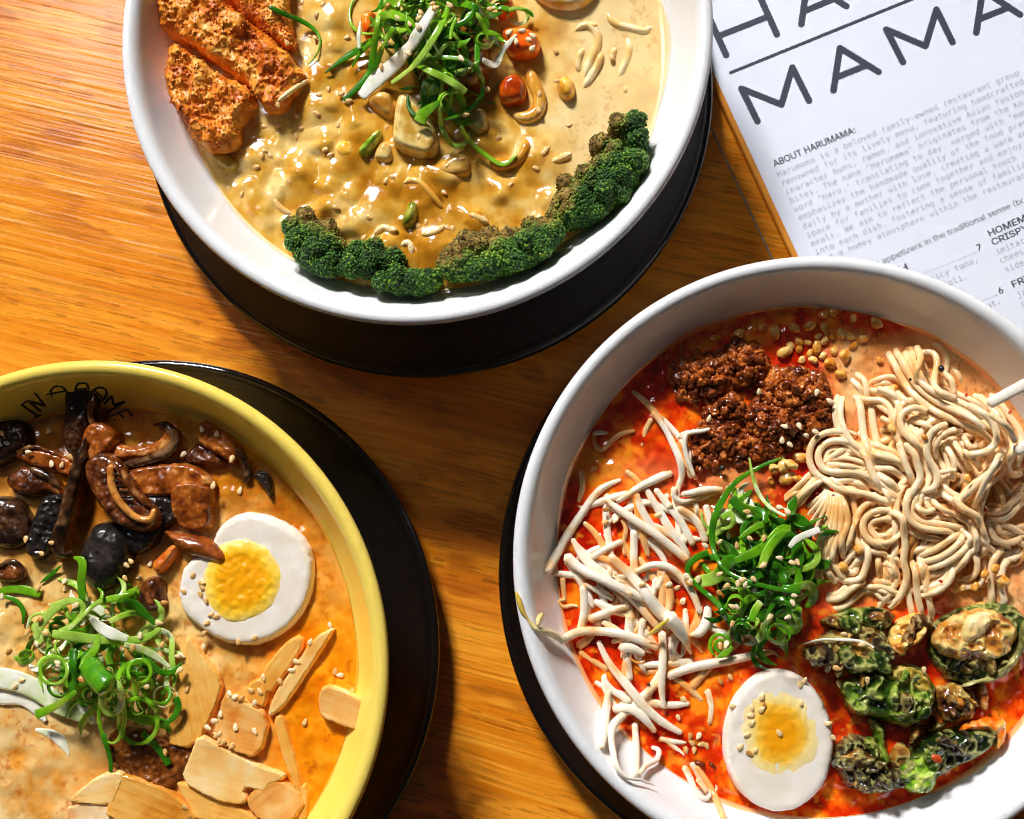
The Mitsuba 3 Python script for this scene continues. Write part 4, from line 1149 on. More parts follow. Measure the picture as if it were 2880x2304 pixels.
round_strand(k, 'C1', [(350, 1410), (360, 1350), (395, 1305)], [36, 56, 24], 'vc_gloss', lambda v, al: ramp(al, [(0, (226, 206, 140)), (.8, (224, 200, 130)), (.95, (40, 30, 20))]), lift=.8)

# noodles: an understory to fill the mound, then the strands that show
NOO = lambda v, al: ramp(nz(v, 1 / .012, 371) * .7 + nz(v, 1 / .003, 372) * .3, [(.3, (240, 180, 104)), (.44, (252, 214, 158)), (.64, (255, 232, 192))])
NOD = lambda v, al: ramp(nz(v, 1 / .01, 374), [(.3, (204, 136, 62)), (.5, (224, 170, 100)), (.7, (236, 198, 136))])
gN, lN = 'noodle strands lifted by the chopsticks', 'pale wheat noodle strand in the tangle lifted by the chopsticks'
rg = np.random.default_rng(370)
NPOLY = Polygon(full('F', [(1730, 1010), (1800, 860), (1930, 800), (2050, 850), (2150, 900), (2240, 1000), (2240, 1180), (2120, 1240), (1980, 1260), (1850, 1250), (1740, 1200), (1710, 1100)]))
cN = up('F', [(2030, 1010)], .075)[0]
cT = up('P', [(2815, 1170)], .08)[0]
g = np.arange(NH) * CELL - HALF + CELL / 2
X, Yg = np.meshgrid(g, g, indexing='ij')
i = 0
while i < 50:
    a = rg.uniform(0, 6.28)
    c = np.array([rg.uniform(1720, 2240), rg.uniform(820, 1270)])
    t = np.linspace(-1, 1, 7)
    L = rg.uniform(60, 150)
    ang = a + rg.normal(0, 1.3) * t
    q = np.cumsum(np.c_[np.cos(ang), np.sin(ang)] * L / 3.5, 0)
    q += c - q.mean(0)
    if not NPOLY.contains(LineString(full('F', q))):
        continue
    i += 1
    d = np.linalg.norm(up('F', q, .07) - cN, axis=1)
    k = thing('noodle_strand', 'pale wheat noodle strand deep under the tangle in the red broth', 'noodle', 'noodle strands under the tangle')
    round_strand(k, 'F', q, 16, 'vc_gloss', NOD, lift=0, sink=.2, sm=7, taper=.3)
NO = [('C3', [(50, 390), (160, 290), (260, 180), (340, 120)], 62), ('C3', [(130, 370), (230, 240), (330, 180), (390, 150)], 60), ('C3', [(40, 340), (100, 290), (180, 230)], 56),
      ('B8', [(640, 530), (715, 580), (755, 690), (770, 800)], 66), ('B8', [(550, 750), (520, 880), (550, 1030), (640, 1170), (800, 1240), (1000, 1290), (1090, 1350)], 66), ('B8', [(690, 740), (705, 900), (725, 1080), (770, 1240), (840, 1400)], 80),
      ('B8', [(840, 640), (930, 620), (1010, 640)], 60), ('B8', [(470, 790), (440, 800), (420, 790)], 50), ('B8', [(900, 930), (960, 970), (1010, 1000)], 60),
      ('B8', [(1040, 700), (1120, 790), (1200, 830)], 60), ('B8', [(1470, 1170), (1530, 1330), (1540, 1490)], 62), ('B8', [(1550, 1140), (1610, 1270), (1700, 1390)], 64), ('B8', [(1640, 1230), (1740, 1330), (1790, 1400)], 60), ('B8', [(1400, 1430), (1480, 1410), (1560, 1400)], 56),
      ('B8', [(1180, 960), (1290, 1000), (1380, 1060)], 62), ('B8', [(1130, 980), (1200, 1080), (1270, 1200)], 62), ('B8', [(1640, 1100), (1700, 1200), (1760, 1180)], 60),
      ('C3', [(880, 200), (960, 330), (970, 410)], 62), ('C3', [(560, 170), (700, 200), (780, 280)], 64), ('C3', [(830, 280), (880, 350), (890, 420)], 62), ('C3', [(1410, 260), (1500, 330), (1600, 410), (1660, 490)], 66), ('C3', [(1340, 300), (1400, 400), (1500, 450), (1570, 470)], 62),
      ('C3', [(620, 950), (690, 870), (800, 800)], 66), ('C3', [(870, 800), (860, 900), (890, 1030)], 66), ('C3', [(920, 840), (1010, 860), (1070, 940)], 66), ('C3', [(940, 900), (980, 980), (1000, 1060)], 66), ('C3', [(800, 1060), (920, 1070), (1020, 1130)], 68), ('C3', [(830, 1110), (920, 1160), (1000, 1180)], 60),
      ('C3', [(1290, 960), (1450, 900), (1600, 800), (1690, 700)], 68), ('C3', [(1250, 900), (1400, 850), (1550, 750), (1650, 620)], 70), ('C3', [(1240, 830), (1360, 780), (1480, 700), (1610, 620)], 70), ('C3', [(1240, 830), (1245, 950), (1280, 1080)], 66),
      ('C3', [(1940, 230), (1965, 300), (2000, 380)], 62), ('C3', [(1970, 880), (2060, 860), (2160, 810)], 66), ('C3', [(1230, 1200), (1400, 1140), (1510, 1020), (1540, 900)], 70), ('C3', [(1580, 1045), (1700, 1020), (1740, 920), (1700, 770)], 66), ('C3', [(1560, 970), (1640, 860), (1690, 760)], 60),
      ('C3', [(1200, 330), (1230, 420), (1290, 445), (1370, 420)], 64), ('C3', [(1150, 850), (1190, 1000), (1200, 1150), (1230, 1300), (1260, 1430)], 72), ('C3', [(1190, 640), (1290, 690), (1260, 740)], 50), ('C3', [(820, 640), (900, 660), (1000, 600)], 60),
      ('C3', [(1610, 600), (1680, 680), (1640, 780)], 60), ('C3', [(1830, 400), (1760, 520), (1770, 620), (1830, 740), (1900, 790)], 66), ('C3', [(1900, 540), (2030, 580), (2160, 640)], 72), ('C3', [(1850, 500), (1980, 500), (2080, 420), (2160, 360)], 68), ('C3', [(1850, 440), (1980, 430), (2070, 330), (2160, 280)], 68),
      ('C3', [(1860, 560), (1900, 680), (2010, 720), (2160, 650)], 70), ('C3', [(1880, 90), (1800, 300), (1760, 450), (1780, 580), (1850, 720)], 66),
      # the fan of strands above the scallions
      ('C3', [(420, 240), (320, 320), (220, 420)], 46), ('C3', [(425, 245), (330, 360), (240, 470)], 46), ('C3', [(430, 250), (345, 400), (270, 540)], 46), ('C3', [(440, 255), (380, 420), (310, 580), (290, 700)], 48), ('C3', [(450, 260), (420, 440), (350, 640), (290, 820), (265, 980), (290, 1130)], 60),
      ('C3', [(465, 265), (460, 430), (410, 620), (350, 780)], 56), ('C3', [(480, 270), (490, 430), (460, 620), (420, 760), (400, 870)], 60), ('C3', [(500, 280), (530, 450), (510, 630), (460, 780), (440, 950)], 62), ('C3', [(520, 285), (570, 420), (580, 560), (530, 700), (560, 850)], 66),
      ('C3', [(700, 480), (630, 580), (600, 700), (560, 800)], 62), ('C3', [(340, 870), (400, 970), (490, 1070)], 78),
      # upper sweep towards the chopstick
      ('B8', [(1430, 510), (1500, 580), (1550, 710)], 62), ('B8', [(960, 350), (1030, 520), (1140, 690), (1290, 830), (1470, 930), (1650, 1010), (1800, 1080), (1890, 1150)], 72), ('B8', [(1030, 345), (1110, 500), (1190, 640), (1320, 750), (1500, 850), (1680, 930), (1820, 1030)], 70),
      ('B8', [(1110, 345), (1160, 470), (1220, 590), (1330, 690), (1480, 760), (1650, 830), (1800, 930)], 70), ('B8', [(1160, 350), (1180, 440), (1230, 540), (1300, 640)], 60), ('B8', [(1215, 295), (1235, 400), (1200, 520), (1220, 610)], 72), ('B8', [(1270, 345), (1340, 350), (1380, 440), (1360, 560), (1360, 650), (1440, 720), (1560, 750)], 66),
      ('B8', [(810, 690), (930, 710), (1030, 810), (1060, 930), (1150, 1110), (1250, 1220)], 72), ('B8', [(870, 670), (980, 720), (1060, 820)], 66), ('B8', [(1300, 870), (1160, 850), (1060, 920), (1060, 1020), (1140, 1120), (1240, 1210), (1280, 1260)], 72),
      ('B8', [(1560, 1040), (1430, 1090), (1370, 1190), (1390, 1290)], 70), ('B8', [(1480, 990), (1350, 1050), (1290, 1170), (1310, 1310), (1380, 1440), (1350, 1560), (1240, 1590)], 74), ('B8', [(1690, 1260), (1830, 1230), (1905, 1150), (1890, 1010), (1800, 900), (1690, 820)], 74),
      ('B8', [(640, 1170), (500, 1140), (370, 1180), (320, 1290), (370, 1390), (510, 1420), (690, 1430), (830, 1520)], 76), ('B8', [(580, 1200), (480, 1260), (390, 1330)], 66), ('B8', [(420, 1350), (600, 1370), (740, 1400)], 60), ('B8', [(700, 1180), (770, 1330), (830, 1480), (910, 1590)], 70), ('B8', [(860, 1440), (950, 1500), (1050, 1590)], 80),
      ('B8', [(760, 1230), (900, 1280), (1040, 1330), (1100, 1400)], 70), ('B8', [(850, 1380), (960, 1390), (1070, 1440)], 66), ('B8', [(1060, 1160), (1090, 1320), (1140, 1440), (1200, 1540)], 70), ('B8', [(1120, 1170), (1180, 1260), (1210, 1370), (1230, 1460), (1170, 1580), (1110, 1720)], 74),
      ('C3', [(420, 160), (520, 240), (690, 275), (850, 320), (990, 400)], 74), ('C3', [(450, 140), (500, 190), (570, 240)], 60), ('B8', [(2010, 1200), (1920, 1330), (1790, 1460), (1640, 1600), (1560, 1720)], 78), ('B8', [(1990, 1230), (1880, 1400), (1760, 1500), (1600, 1690)], 70), ('B8', [(1960, 1260), (1850, 1430), (1780, 1580), (1730, 1725)], 60),
      ('C3', [(1160, 250), (1110, 350), (1110, 450), (1180, 555), (1310, 600), (1540, 620)], 72), ('C3', [(1560, 320), (1630, 420), (1730, 480), (1780, 580)], 72), ('C3', [(1720, 560), (1735, 680), (1750, 790)], 60),
      ('C3', [(740, 690), (765, 800), (740, 950), (690, 1040), (600, 1060), (510, 1030)], 76), ('C3', [(410, 1230), (500, 1220), (620, 1130), (740, 1060)], 74), ('C3', [(960, 440), (1060, 490), (1085, 620), (1095, 770), (1085, 900), (1110, 1000), (1080, 1130), (1030, 1230), (970, 1300)], 74), ('C3', [(980, 430), (830, 440), (730, 520), (730, 630), (800, 710), (950, 750)], 74),
      ('B8', [(1780, 740), (1870, 850), (1960, 980), (2050, 1130), (2050, 1240), (2010, 1350), (2050, 1440), (2140, 1430)], 74), ('B8', [(1880, 900), (1990, 1000), (2100, 1140)], 66), ('C3', [(1980, 780), (1885, 870), (1860, 1000), (1860, 1120), (1890, 1310)], 74)]
def noodle(key, fr, pts, w, colfun, lift, dip=.003):
    p, r, t = laid(fr, pts, w, lift, .12, 9)
    e = np.minimum(t, 1 - t) * (len(p) - 1) * .0011
    p = p.copy()
    p[:, 2] -= dip * (1 - sstep(0, .006, e))
    m, al = sweep(p, [0, 0, 1], r, r, 10)
    put(key, m, 'vc_soft', colfun(np.asarray(m.vertices), al))


rb = np.random.default_rng(377)
for rep in (0, 1):
    for j, (fr, pts, w) in enumerate(NO):
        if rep == 1 and j % 2 or w < 56:
            continue
        q = np.asarray(pts, float)
        t = np.gradient(q, axis=0)
        n = np.stack([-t[:, 1], t[:, 0]], -1) / np.linalg.norm(t, axis=1, keepdims=True)
        q = q + n * (rb.choice([-1, 1]) * rb.uniform(.7, 1.3) * w) + rb.normal(0, 7, q.shape)
        e = (q[-1] - q[-2]) / np.linalg.norm(q[-1] - q[-2])
        s0 = (q[0] - q[1]) / np.linalg.norm(q[0] - q[1])
        q = np.vstack([q[0] + s0 * rb.uniform(40, 110) + rb.normal(0, 24, 2), q, q[-1] + e * rb.uniform(40, 110) + rb.normal(0, 24, 2)])
        if not NPOLY.buffer(60).contains(LineString(full(fr, q))):
            q = q[1:-1]
        noodle(thing('noodle_strand', 'pale wheat noodle strand running beside the uppermost strands of the tangle', 'noodle', 'noodle strands in the middle of the tangle'), fr, q, w * .82, NOO, .2, .003)
for fr, pts, w in NO:
    k = thing('noodle_strand', lN, 'noodle', gN)
    pts = np.asarray(pts, float)
    xy = up(fr, pts, .08)
    d = np.linalg.norm(xy - cN, axis=1)
    noodle(k, fr, pts, np.asarray(w) * .84, NOO, 1.4 * np.exp(-(d / .03) ** 2) + 9 * np.exp(-(np.linalg.norm(xy - cT, axis=1) / .021) ** 2), dip=.0030)

# chopsticks, lying on the rim with their tips in the noodles
for tip, to, zt, lb in (((2785, 1134), (2880, 1083), .087, 'upper cream chopstick, the one higher in the photo'), ((2858, 1268), (2900, 1246), .0855, 'lower cream chopstick with only its tip in view')):
    k = thing('chopstick', lb, 'chopstick')
    a, b = up('P', [tip], zt)[0], up('P', [to], zt)[0]
    d = (b - a) / np.linalg.norm(b - a)
    h = hnear(np.array([a[0]]), np.array([a[1]]), 2)[0]
    p = np.c_[a + d * np.linspace(0, .225, 60)[:, None], np.linspace(max(h - .002, zt), max(.0905, h + .004), 60)]
    m, al = sweep(p, [0, 0, 1], np.linspace(.0022, .0034, 60), np.linspace(.0022, .0034, 60), 16, .75)
    put(k, m, 'chopstick_cream', height=False)
for fr, x, y, s, ro, i in LATE_NUTS:
    k = thing('peanut_piece', 'chopped peanut piece caught in the noodles or beside the sprouts', 'peanut', 'peanut pieces caught in the noodles')
    xy = up(fr, [(x, y)], .075)[0]
    h = hnear(xy[:1], xy[1:], 1)[0]
    xy = up(fr, [(x, y)], h)[0]
    r = s / 3.17 * .53 / 3600 / 2 * 1.25
    m = blob([*xy, h + r * .3], [r * 1.1, r * .85, r * .7], ro, .34, 1.2, 380 + i, 2)
    put(k, m, 'vc_gloss', ramp(nz(np.asarray(m.vertices), 1 / .003, 321) + .05, NUT))

# egg half
EGGW = [(.3, (244, 236, 226)), (.7, (238, 226, 208))]


def egg(label, fr, white, yolk, zb, ystops, seed, chk=2, ytop=.0012, yedge=.005, yrough=.0009, ynoise=1.0):
    k = thing('egg_half', label, 'egg')
    q = chaikin(white, chk)
    m, u = pillow(up(fr, q, zb + .004), zb, .0045, .006, .0035, .0010, rough=.0006, freq=1 / .007, seed=seed, jag=.0003)
    v = np.asarray(m.vertices)
    part(k, 'egg_white', m, 'vc_soft', ramp(nz(v, 1 / .006, seed), EGGW))
    q = chaikin(yolk, 2)
    m, u = pillow(up(fr, q, zb + .0045), zb + .0038, ytop, .001, yedge, .0007, rough=yrough, freq=1 / .0022, seed=seed, jag=.0006)
    v = np.asarray(m.vertices)
    part(k, 'yolk', m, 'vc_gloss', ramp(u + (nz(v, 1 / .003, seed + 1) - .5) * ynoise, ystops))


a = np.linspace(0, 2 * np.pi, 60)[:-1]
ex = (118 + 5 * np.sin(a)) * np.cos(a)
ey = 152 * np.sin(a)
egg('smooth egg half with a round cream-edged yolk in the red broth', 'F', np.c_[1640 + ex + 3 * np.sin(a), 1561 + ey], [(1555, 1490), (1580, 1450), (1640, 1440), (1700, 1460), (1735, 1520), (1738, 1580), (1700, 1630), (1640, 1650), (1580, 1630), (1553, 1570)], .0630,
    [(0, (244, 226, 182)), (.42, (246, 220, 140)), (.62, (248, 192, 60)), (.95, (240, 160, 14))], 391, yedge=.0125, yrough=.0005, ynoise=.28)


# brussels sprouts
def leaf(parent, name, fr, outline, rest, top, stops, seed, rough=.0016, bsdf='vc_wet', lab=None, tilt=(0, 0), freq=1 / .0060, edge=4, vein=(206, 200, 120)):
    q = chaikin(outline, 1)
    q = q.mean(0) + (q - q.mean(0)) * 1.08
    xy = up(fr, q, .07)
    c = xy.mean(0)
    smp = np.vstack([c + (xy - c) * f for f in (0, .4, .7, .9)])
    zb = np.quantile(hget(smp[:, 0], smp[:, 1]), .6) + rest * .001
    xy = up(fr, q, zb + top * .0005)
    m, u = pillow(xy, zb, top * .001, .004, edge * .001, .0007, zfun=plane(c[0], c[1], *tilt), jag=.0011, seed=seed)
    v = np.array(m.vertices)
    w1 = 1 - np.abs(nz(v, freq, seed, 3) - .5) * 2           # crinkles
    w2 = 1 - np.abs(nz(v, freq * 2.6, seed + 5, 2) - .5) * 2
    ve = sstep(.86, .97, w1)
    v[:, 2] += ((w1 - .75) * rough * 3.4 + (w2 - .75) * rough * .7 + ve * rough * .35) * np.clip(u + .35, 0, 1)
    m.vertices = v
    c = ramp(nz(v, 1 / .007, seed + 2) * .78 + nz(v, 1 / .0012, seed + 3) * .22 + (w1 - .78) * .35, stops)
    if vein:
        c = c * (1 - ve[:, None] * .45) + S(*vein) * ve[:, None] * .45
    return part(parent, name, m, bsdf, c, label=lab)


def frill(parent, fr, outline, n, stops, seed, size=(.006, .013), lift=.0, tilt=.35, vein=(196, 190, 110)):
    """Small crumpled leaf scraps scattered over an outline, each lying on what is below."""
    r = np.random.default_rng(seed)
    P = Polygon(full(fr, outline)).buffer(0)
    x0, y0, x1, y1 = P.bounds
    done = 0
    while done < n:
        c = np.array([r.uniform(x0, x1), r.uniform(y0, y1)])
        if not P.contains(shapely.Point(*c)):
            continue
        done += 1
        L = r.uniform(*size) / (CAM_H - .07) * FPX
        W = L * r.uniform(.3, .65)
        a = np.linspace(0, 2 * np.pi, 11)[:-1]
        q = np.c_[np.cos(a) * L * .5, np.sin(a) * W * .5] * r.uniform(.75, 1.2, (10, 1))
        ro = r.uniform(0, 6.28)
        q = q @ np.array([[math.cos(ro), math.sin(ro)], [-math.sin(ro), math.cos(ro)]]) + c
        leaf(parent, 'scrap', 'P', q, lift + r.uniform(-.4, .6), r.uniform(1.5, 3), stops[int(r.integers(len(stops)))], seed * 40 + done, rough=.0011, tilt=tuple(r.normal(0, tilt, 2)), edge=1.5, freq=1 / .0045, vein=vein)


DKG = [(.28, (10, 14, 6)), (.48, (26, 44, 10)), (.64, (58, 84, 16)), (.84, (136, 146, 54))]
GRN = [(.28, (16, 30, 6)), (.46, (54, 86, 12)), (.60, (110, 142, 32)), (.78, (190, 204, 96))]
BRN = [(.28, (36, 18, 8)), (.45, (78, 42, 14)), (.6, (128, 80, 24)), (.78, (190, 136, 54))]
TAN = [(.28, (150, 74, 16)), (.45, (206, 130, 40)), (.6, (232, 184, 90)), (.75, (244, 216, 140))]
BLK = [(.3, (22, 16, 14)), (.5, (48, 36, 26)), (.65, (84, 66, 36)), (.8, (140, 112, 60))]
k = thing('brussels_sprout', 'dark charred brussels sprout half just under the noodles', 'brussels sprout')
leaf(k, 'heart', 'C6', [(440, 200), (700, 170), (830, 250), (880, 380), (780, 500), (620, 560), (500, 540), (300, 480), (170, 420), (220, 340)], 0, 9, BRN, 401)
leaf(k, 'leaf', 'C6', [(300, 150), (430, 80), (560, 40), (800, 30), (890, 110), (840, 200), (720, 200), (600, 190), (450, 180)], .5, 4, DKG, 402)
leaf(k, 'leaf', 'C6', [(150, 350), (330, 310), (430, 360), (470, 480), (380, 510), (230, 480)], .3, 4, BLK, 403)
leaf(k, 'leaf', 'C6', [(460, 370), (520, 310), (600, 400), (740, 450), (800, 490), (700, 560), (560, 560), (480, 500)], -1, 4, DKG, 404)
k = thing('brussels_sprout', 'orange-browned brussels sprout core leaves right of the dark charred half', 'brussels sprout')
leaf(k, 'leaf', 'C6', [(860, 200), (960, 120), (1080, 70), (1170, 130), (1110, 230), (1060, 300), (960, 380), (840, 410), (860, 300)], .2, 6, TAN, 405, rough=.002)
k = thing('brussels_sprout', 'large brussels sprout half with a browned cut face showing', 'brussels sprout')
leaf(k, 'leaf', 'C6', [(1200, 260), (1230, 150), (1500, 20), (1800, 0), (1960, 120), (1960, 330), (1850, 520), (1720, 600), (1500, 640), (1300, 560), (1190, 400)], -1, 6, DKG, 406)
leaf(k, 'cut_face', 'C6', [(1215, 250), (1330, 130), (1450, 80), (1650, 40), (1800, 110), (1880, 230), (1800, 380), (1680, 450), (1420, 450), (1260, 360)], .5, 6, [(.25, (92, 34, 8)), (.42, (150, 78, 24)), (.56, (206, 142, 56)), (.72, (240, 206, 130))], 407, rough=.0013)
leaf(k, 'core', 'C6', [(1430, 240), (1480, 110), (1600, 60), (1680, 120), (1650, 220), (1560, 280), (1460, 310)], -.5, 3, [(.3, (220, 170, 90)), (.5, (240, 206, 140)), (.7, (248, 226, 176))], 408, rough=.0007)
leaf(k, 'outer_leaf', 'C6', [(1930, 150), (1975, 160), (1960, 330), (1870, 490), (1760, 600), (1600, 630), (1480, 660), (1490, 620), (1650, 590), (1780, 500), (1860, 380), (1910, 260)], .5, 5, [(.3, (90, 90, 40)), (.5, (160, 150, 90)), (.7, (210, 200, 140))], 409, rough=.0008)
k = thing('brussels_sprout', 'round green brussels sprout with glossy wrinkled leaves in the middle', 'brussels sprout')
leaf(k, 'heart', 'C6', [(500, 640), (640, 580), (830, 510), (1000, 490), (1180, 560), (1230, 720), (1190, 880), (1050, 980), (900, 960), (720, 890), (560, 880)], .5, 11, GRN, 410, edge=7)
leaf(k, 'leaf', 'C6', [(490, 600), (560, 640), (720, 700), (720, 860), (650, 900), (560, 860), (510, 780)], -5, 5, GRN, 411)
leaf(k, 'leaf', 'C6', [(830, 540), (1000, 500), (1150, 560), (1200, 700), (1140, 720), (1000, 640), (880, 640)], -3, 4, [(.3, (96, 70, 10)), (.5, (150, 120, 30)), (.7, (206, 176, 90))], 412)
leaf(k, 'leaf', 'C6', [(890, 760), (1000, 720), (1140, 730), (1130, 850), (1020, 930), (920, 950), (880, 860)], -3, 4, GRN, 413)
k = thing('brussels_sprout', 'crumpled brown brussels sprout pieces right of the round green one', 'brussels sprout')
leaf(k, 'leaf', 'C6', [(1200, 700), (1300, 640), (1480, 660), (1580, 780), (1540, 900), (1400, 960), (1280, 900)], .2, 6, BRN, 414)
leaf(k, 'leaf', 'C6', [(1300, 740), (1390, 710), (1480, 780), (1510, 850), (1420, 860), (1330, 800)], -1, 3, TAN, 415)
leaf(k, 'leaf', 'C6', [(1570, 640), (1650, 630), (1675, 780), (1650, 890), (1590, 850), (1560, 740)], .5, 4, [(.3, (104, 44, 12)), (.5, (160, 84, 30)), (.7, (196, 120, 60))], 416)
k = thing('brussels_sprout', 'blackened brussels sprout leaf cluster touching the smooth egg', 'brussels sprout')
leaf(k, 'heart', 'C6', [(430, 1180), (540, 1060), (680, 1090), (800, 1250), (890, 1360), (920, 1470), (750, 1520), (570, 1490), (470, 1380)], .3, 8, BLK, 417, freq=1 / .003)
leaf(k, 'leaf', 'C6', [(420, 1250), (560, 1120), (760, 1210), (730, 1300), (600, 1340), (500, 1320)], -3, 4, BRN, 418)
leaf(k, 'leaf', 'C6', [(640, 1130), (700, 1090), (780, 1150), (830, 1250), (760, 1240), (680, 1200)], -1, 3, [(.3, (70, 120, 10)), (.5, (110, 160, 30)), (.7, (150, 190, 60))], 419, rough=.0005)
k = thing('brussels_sprout', 'twisted pale green brussels sprout leaf strip hanging below the round one', 'brussels sprout')
leaf(k, 'leaf', 'C6', [(680, 900), (760, 930), (850, 1010), (830, 1100), (870, 1240), (850, 1280), (780, 1230), (740, 1080)], .8, 4, GRN, 420, rough=.001)
k = thing('brussels_sprout', 'lowest brussels sprout leaf, bright green with a charred side', 'brussels sprout')
leaf(k, 'heart', 'C6', [(890, 1380), (1000, 1230), (1150, 1060), (1350, 1020), (1560, 1000), (1710, 1020), (1700, 1120), (1560, 1230), (1350, 1330), (1230, 1400), (1215, 1490), (1100, 1515), (980, 1470)], .5, 9, DKG, 421)
leaf(k, 'leaf', 'C6', [(920, 1380), (1020, 1280), (1150, 1150), (1280, 1100), (1330, 1200), (1260, 1330), (1220, 1480), (1100, 1510), (990, 1460)], -4, 4, [(.28, (40, 84, 8)), (.45, (88, 140, 14)), (.58, (140, 180, 36)), (.75, (200, 220, 100))], 422)
leaf(k, 'edge', 'C6', [(1400, 1040), (1500, 960), (1700, 910), (1800, 920), (1810, 1080), (1700, 1180), (1720, 1050), (1600, 1010)], -2, 4, [(.3, (206, 72, 6)), (.5, (236, 110, 16)), (.7, (246, 160, 60))], 423, rough=.0008)
k = thing('brussels_sprout', 'small crinkled brown leaf between the two lowest brussels sprouts', 'brussels sprout')
leaf(k, 'leaf', 'C6', [(880, 1160), (950, 1110), (1050, 1180), (1060, 1270), (1000, 1370), (890, 1310)], .5, 5, BRN, 424)

bs = {lb: k for k, lb in ((k, labels[k]['label']) for k in labels if k.startswith('brussels_sprout'))}
bkey = lambda w: next(k for lb, k in bs.items() if w in lb)
frill(bkey('dark charred'), 'C6', [(300, 180), (560, 60), (860, 60), (880, 380), (760, 540), (480, 540), (190, 460), (180, 360)], 9, [DKG, BLK, BRN, DKG], 451)
frill(bkey('orange-browned'), 'C6', [(840, 240), (1050, 80), (1160, 140), (1080, 300), (880, 400)], 4, [TAN, BRN], 452, vein=(246, 220, 150))
frill(bkey('browned cut face'), 'C6', [(1230, 420), (1420, 470), (1700, 470), (1860, 400), (1900, 480), (1700, 600), (1400, 600), (1230, 520)], 6, [BRN, DKG, BLK], 453)
frill(bkey('round green'), 'C6', [(520, 640), (820, 540), (1160, 580), (1180, 860), (920, 960), (580, 860)], 6, [GRN, GRN, DKG, BRN], 455)
frill(bkey('crumpled brown'), 'C6', [(1200, 720), (1320, 660), (1560, 780), (1500, 920), (1280, 900)], 4, [BRN, TAN, BLK], 456, vein=(236, 180, 90))
frill(bkey('blackened'), 'C6', [(440, 1200), (560, 1080), (720, 1120), (880, 1380), (880, 1460), (600, 1490), (460, 1360)], 7, [BLK, BRN, BLK, DKG], 457)
frill(bkey('charred side'), 'C6', [(1150, 1120), (1400, 1040), (1680, 1040), (1660, 1140), (1380, 1300), (1230, 1340)], 6, [BLK, DKG, BLK], 458)
frill(bkey('twisted pale'), 'C6', [(900, 980), (1200, 900), (1320, 960), (1180, 1100), (1000, 1120), (860, 1060)], 5, [BLK, BRN, BLK], 459)
frill(bkey('charred side'), 'C6', [(700, 1300), (900, 1300), (1000, 1430), (960, 1500), (820, 1500)], 3, [BLK, BRN], 460)

# scallions of the red bowl
gB, lB = 'scallion strips heaped in the red broth', 'green scallion strip in the heap in the red broth'
BP = [(560, 640), (760, 560), (1000, 520), (1330, 560), (1450, 760), (1480, 1000), (1450, 1300), (1330, 1650), (1000, 1720), (680, 1680), (560, 1350), (520, 950)]
curl_pile('C2', BP, 12, 58, .086, lB, gB, 431, .30, wid=(.0011, .0027))
curl_pile('C2', [(650, 1300), (1350, 1350), (1250, 1850), (760, 1850)], 8, 14, .082, lB, gB, 432, .36, wid=(.001, .0022))
for pts, w, tn, lf, lb in [
        ([(880, 430), (820, 480), (745, 535)], 46, (.3, .4), .6, 'short dark scallion tube above the heap in the red broth'),
        ([(690, 500), (760, 590), (830, 660)], [90, 70, 30], (.08, .2), 2, 'dark folded scallion leaf at the upper left of the red bowl heap'),
        ([(600, 690), (680, 650), (700, 740), (590, 790)], [60, 60, 40, 30], (.6, .7), 3, 'pale open scallion end near the long arc'),
        ([(720, 1090), (900, 1010), (1060, 900), (1180, 790), (1240, 790)], [60, 90, 100, 90, 60], (.35, .5), 3.4, 'broad light green strip across the red bowl heap'),
        ([(970, 1160), (1010, 1020), (1090, 900), (1180, 810)], [70, 80, 80, 60], (.6, .4), 4, 'pale streaked scallion strip crossing the broad one'),
        ([(760, 880), (870, 800), (970, 750), (1050, 740)], [30, 60, 66, 50], (.4, .5), 3.4, 'upper curved scallion strip of the red bowl heap'),
        ([(900, 600), (990, 640), (1000, 730)], [56, 60, 50], (.2, .3), 3, 'dark bent scallion hook at the top of the red bowl heap'),
        ([(1230, 960), (1290, 890), (1390, 840), (1510, 795)], [40, 60, 64, 60], (1, .96), 4, 'white scallion strip pointing at the noodles'),
        ([(1240, 1350), (1300, 1330), (1370, 1305)], [30, 36, 20], (1, 1), 4, 'short white scallion sliver low in the red bowl heap'),
        ([(1160, 1330), (1300, 1330), (1420, 1320), (1450, 1430), (1380, 1520)], [40, 60, 90, 90, 40], (.3, .55), 3, 'bright scallion leaf end at the lower right of the red bowl heap'),
        ([(870, 1650), (900, 1560), (960, 1470)], [60, 70, 66], (.3, .8), 3, 'scallion strip with a pale cut end at the bottom of the red bowl heap'),
        ([(470, 1010), (330, 1080), (275, 1170), (320, 1270), (450, 1390), (570, 1500), (640, 1640)], [60, 64, 46, 40, 50, 56, 40], (.3, .15), 1, 'scallion strip bending out over the bean sprouts'),
        ([(1180, 120), (1100, 150), (1000, 190), (890, 245), (780, 310), (690, 390), (620, 490), (545, 640), (505, 840), (530, 1010), (620, 1160), (850, 1280), (1100, 1345), (1330, 1380)], [10, 30, 36, 40, 44, 50, 60, 66, 60, 46, 36, 36, 44, 30], (.35, .2), 3.5, 'long dark scallion arc sweeping up over the minced meat'),
        ([(855, 130), (885, 290), (950, 470), (1040, 580), (1190, 670)], [16, 34, 40, 36, 26], (.75, .9), 3, 'thin pale scallion sprig standing up above the red bowl heap')]:
    leaf_strip('C2', pts, w, lb, tn, lf)
an = np.linspace(0, 2 * np.pi * 1.7, 46)
leaf_strip('C1', np.c_[1935 + (105 - 7 * an) * np.cos(an + 2), 1580 + (112 - 8 * an) * np.sin(an + 2)], 34, 'scallion ring lying alone below the red bowl heap', (.55, .4), .8, sm=12)
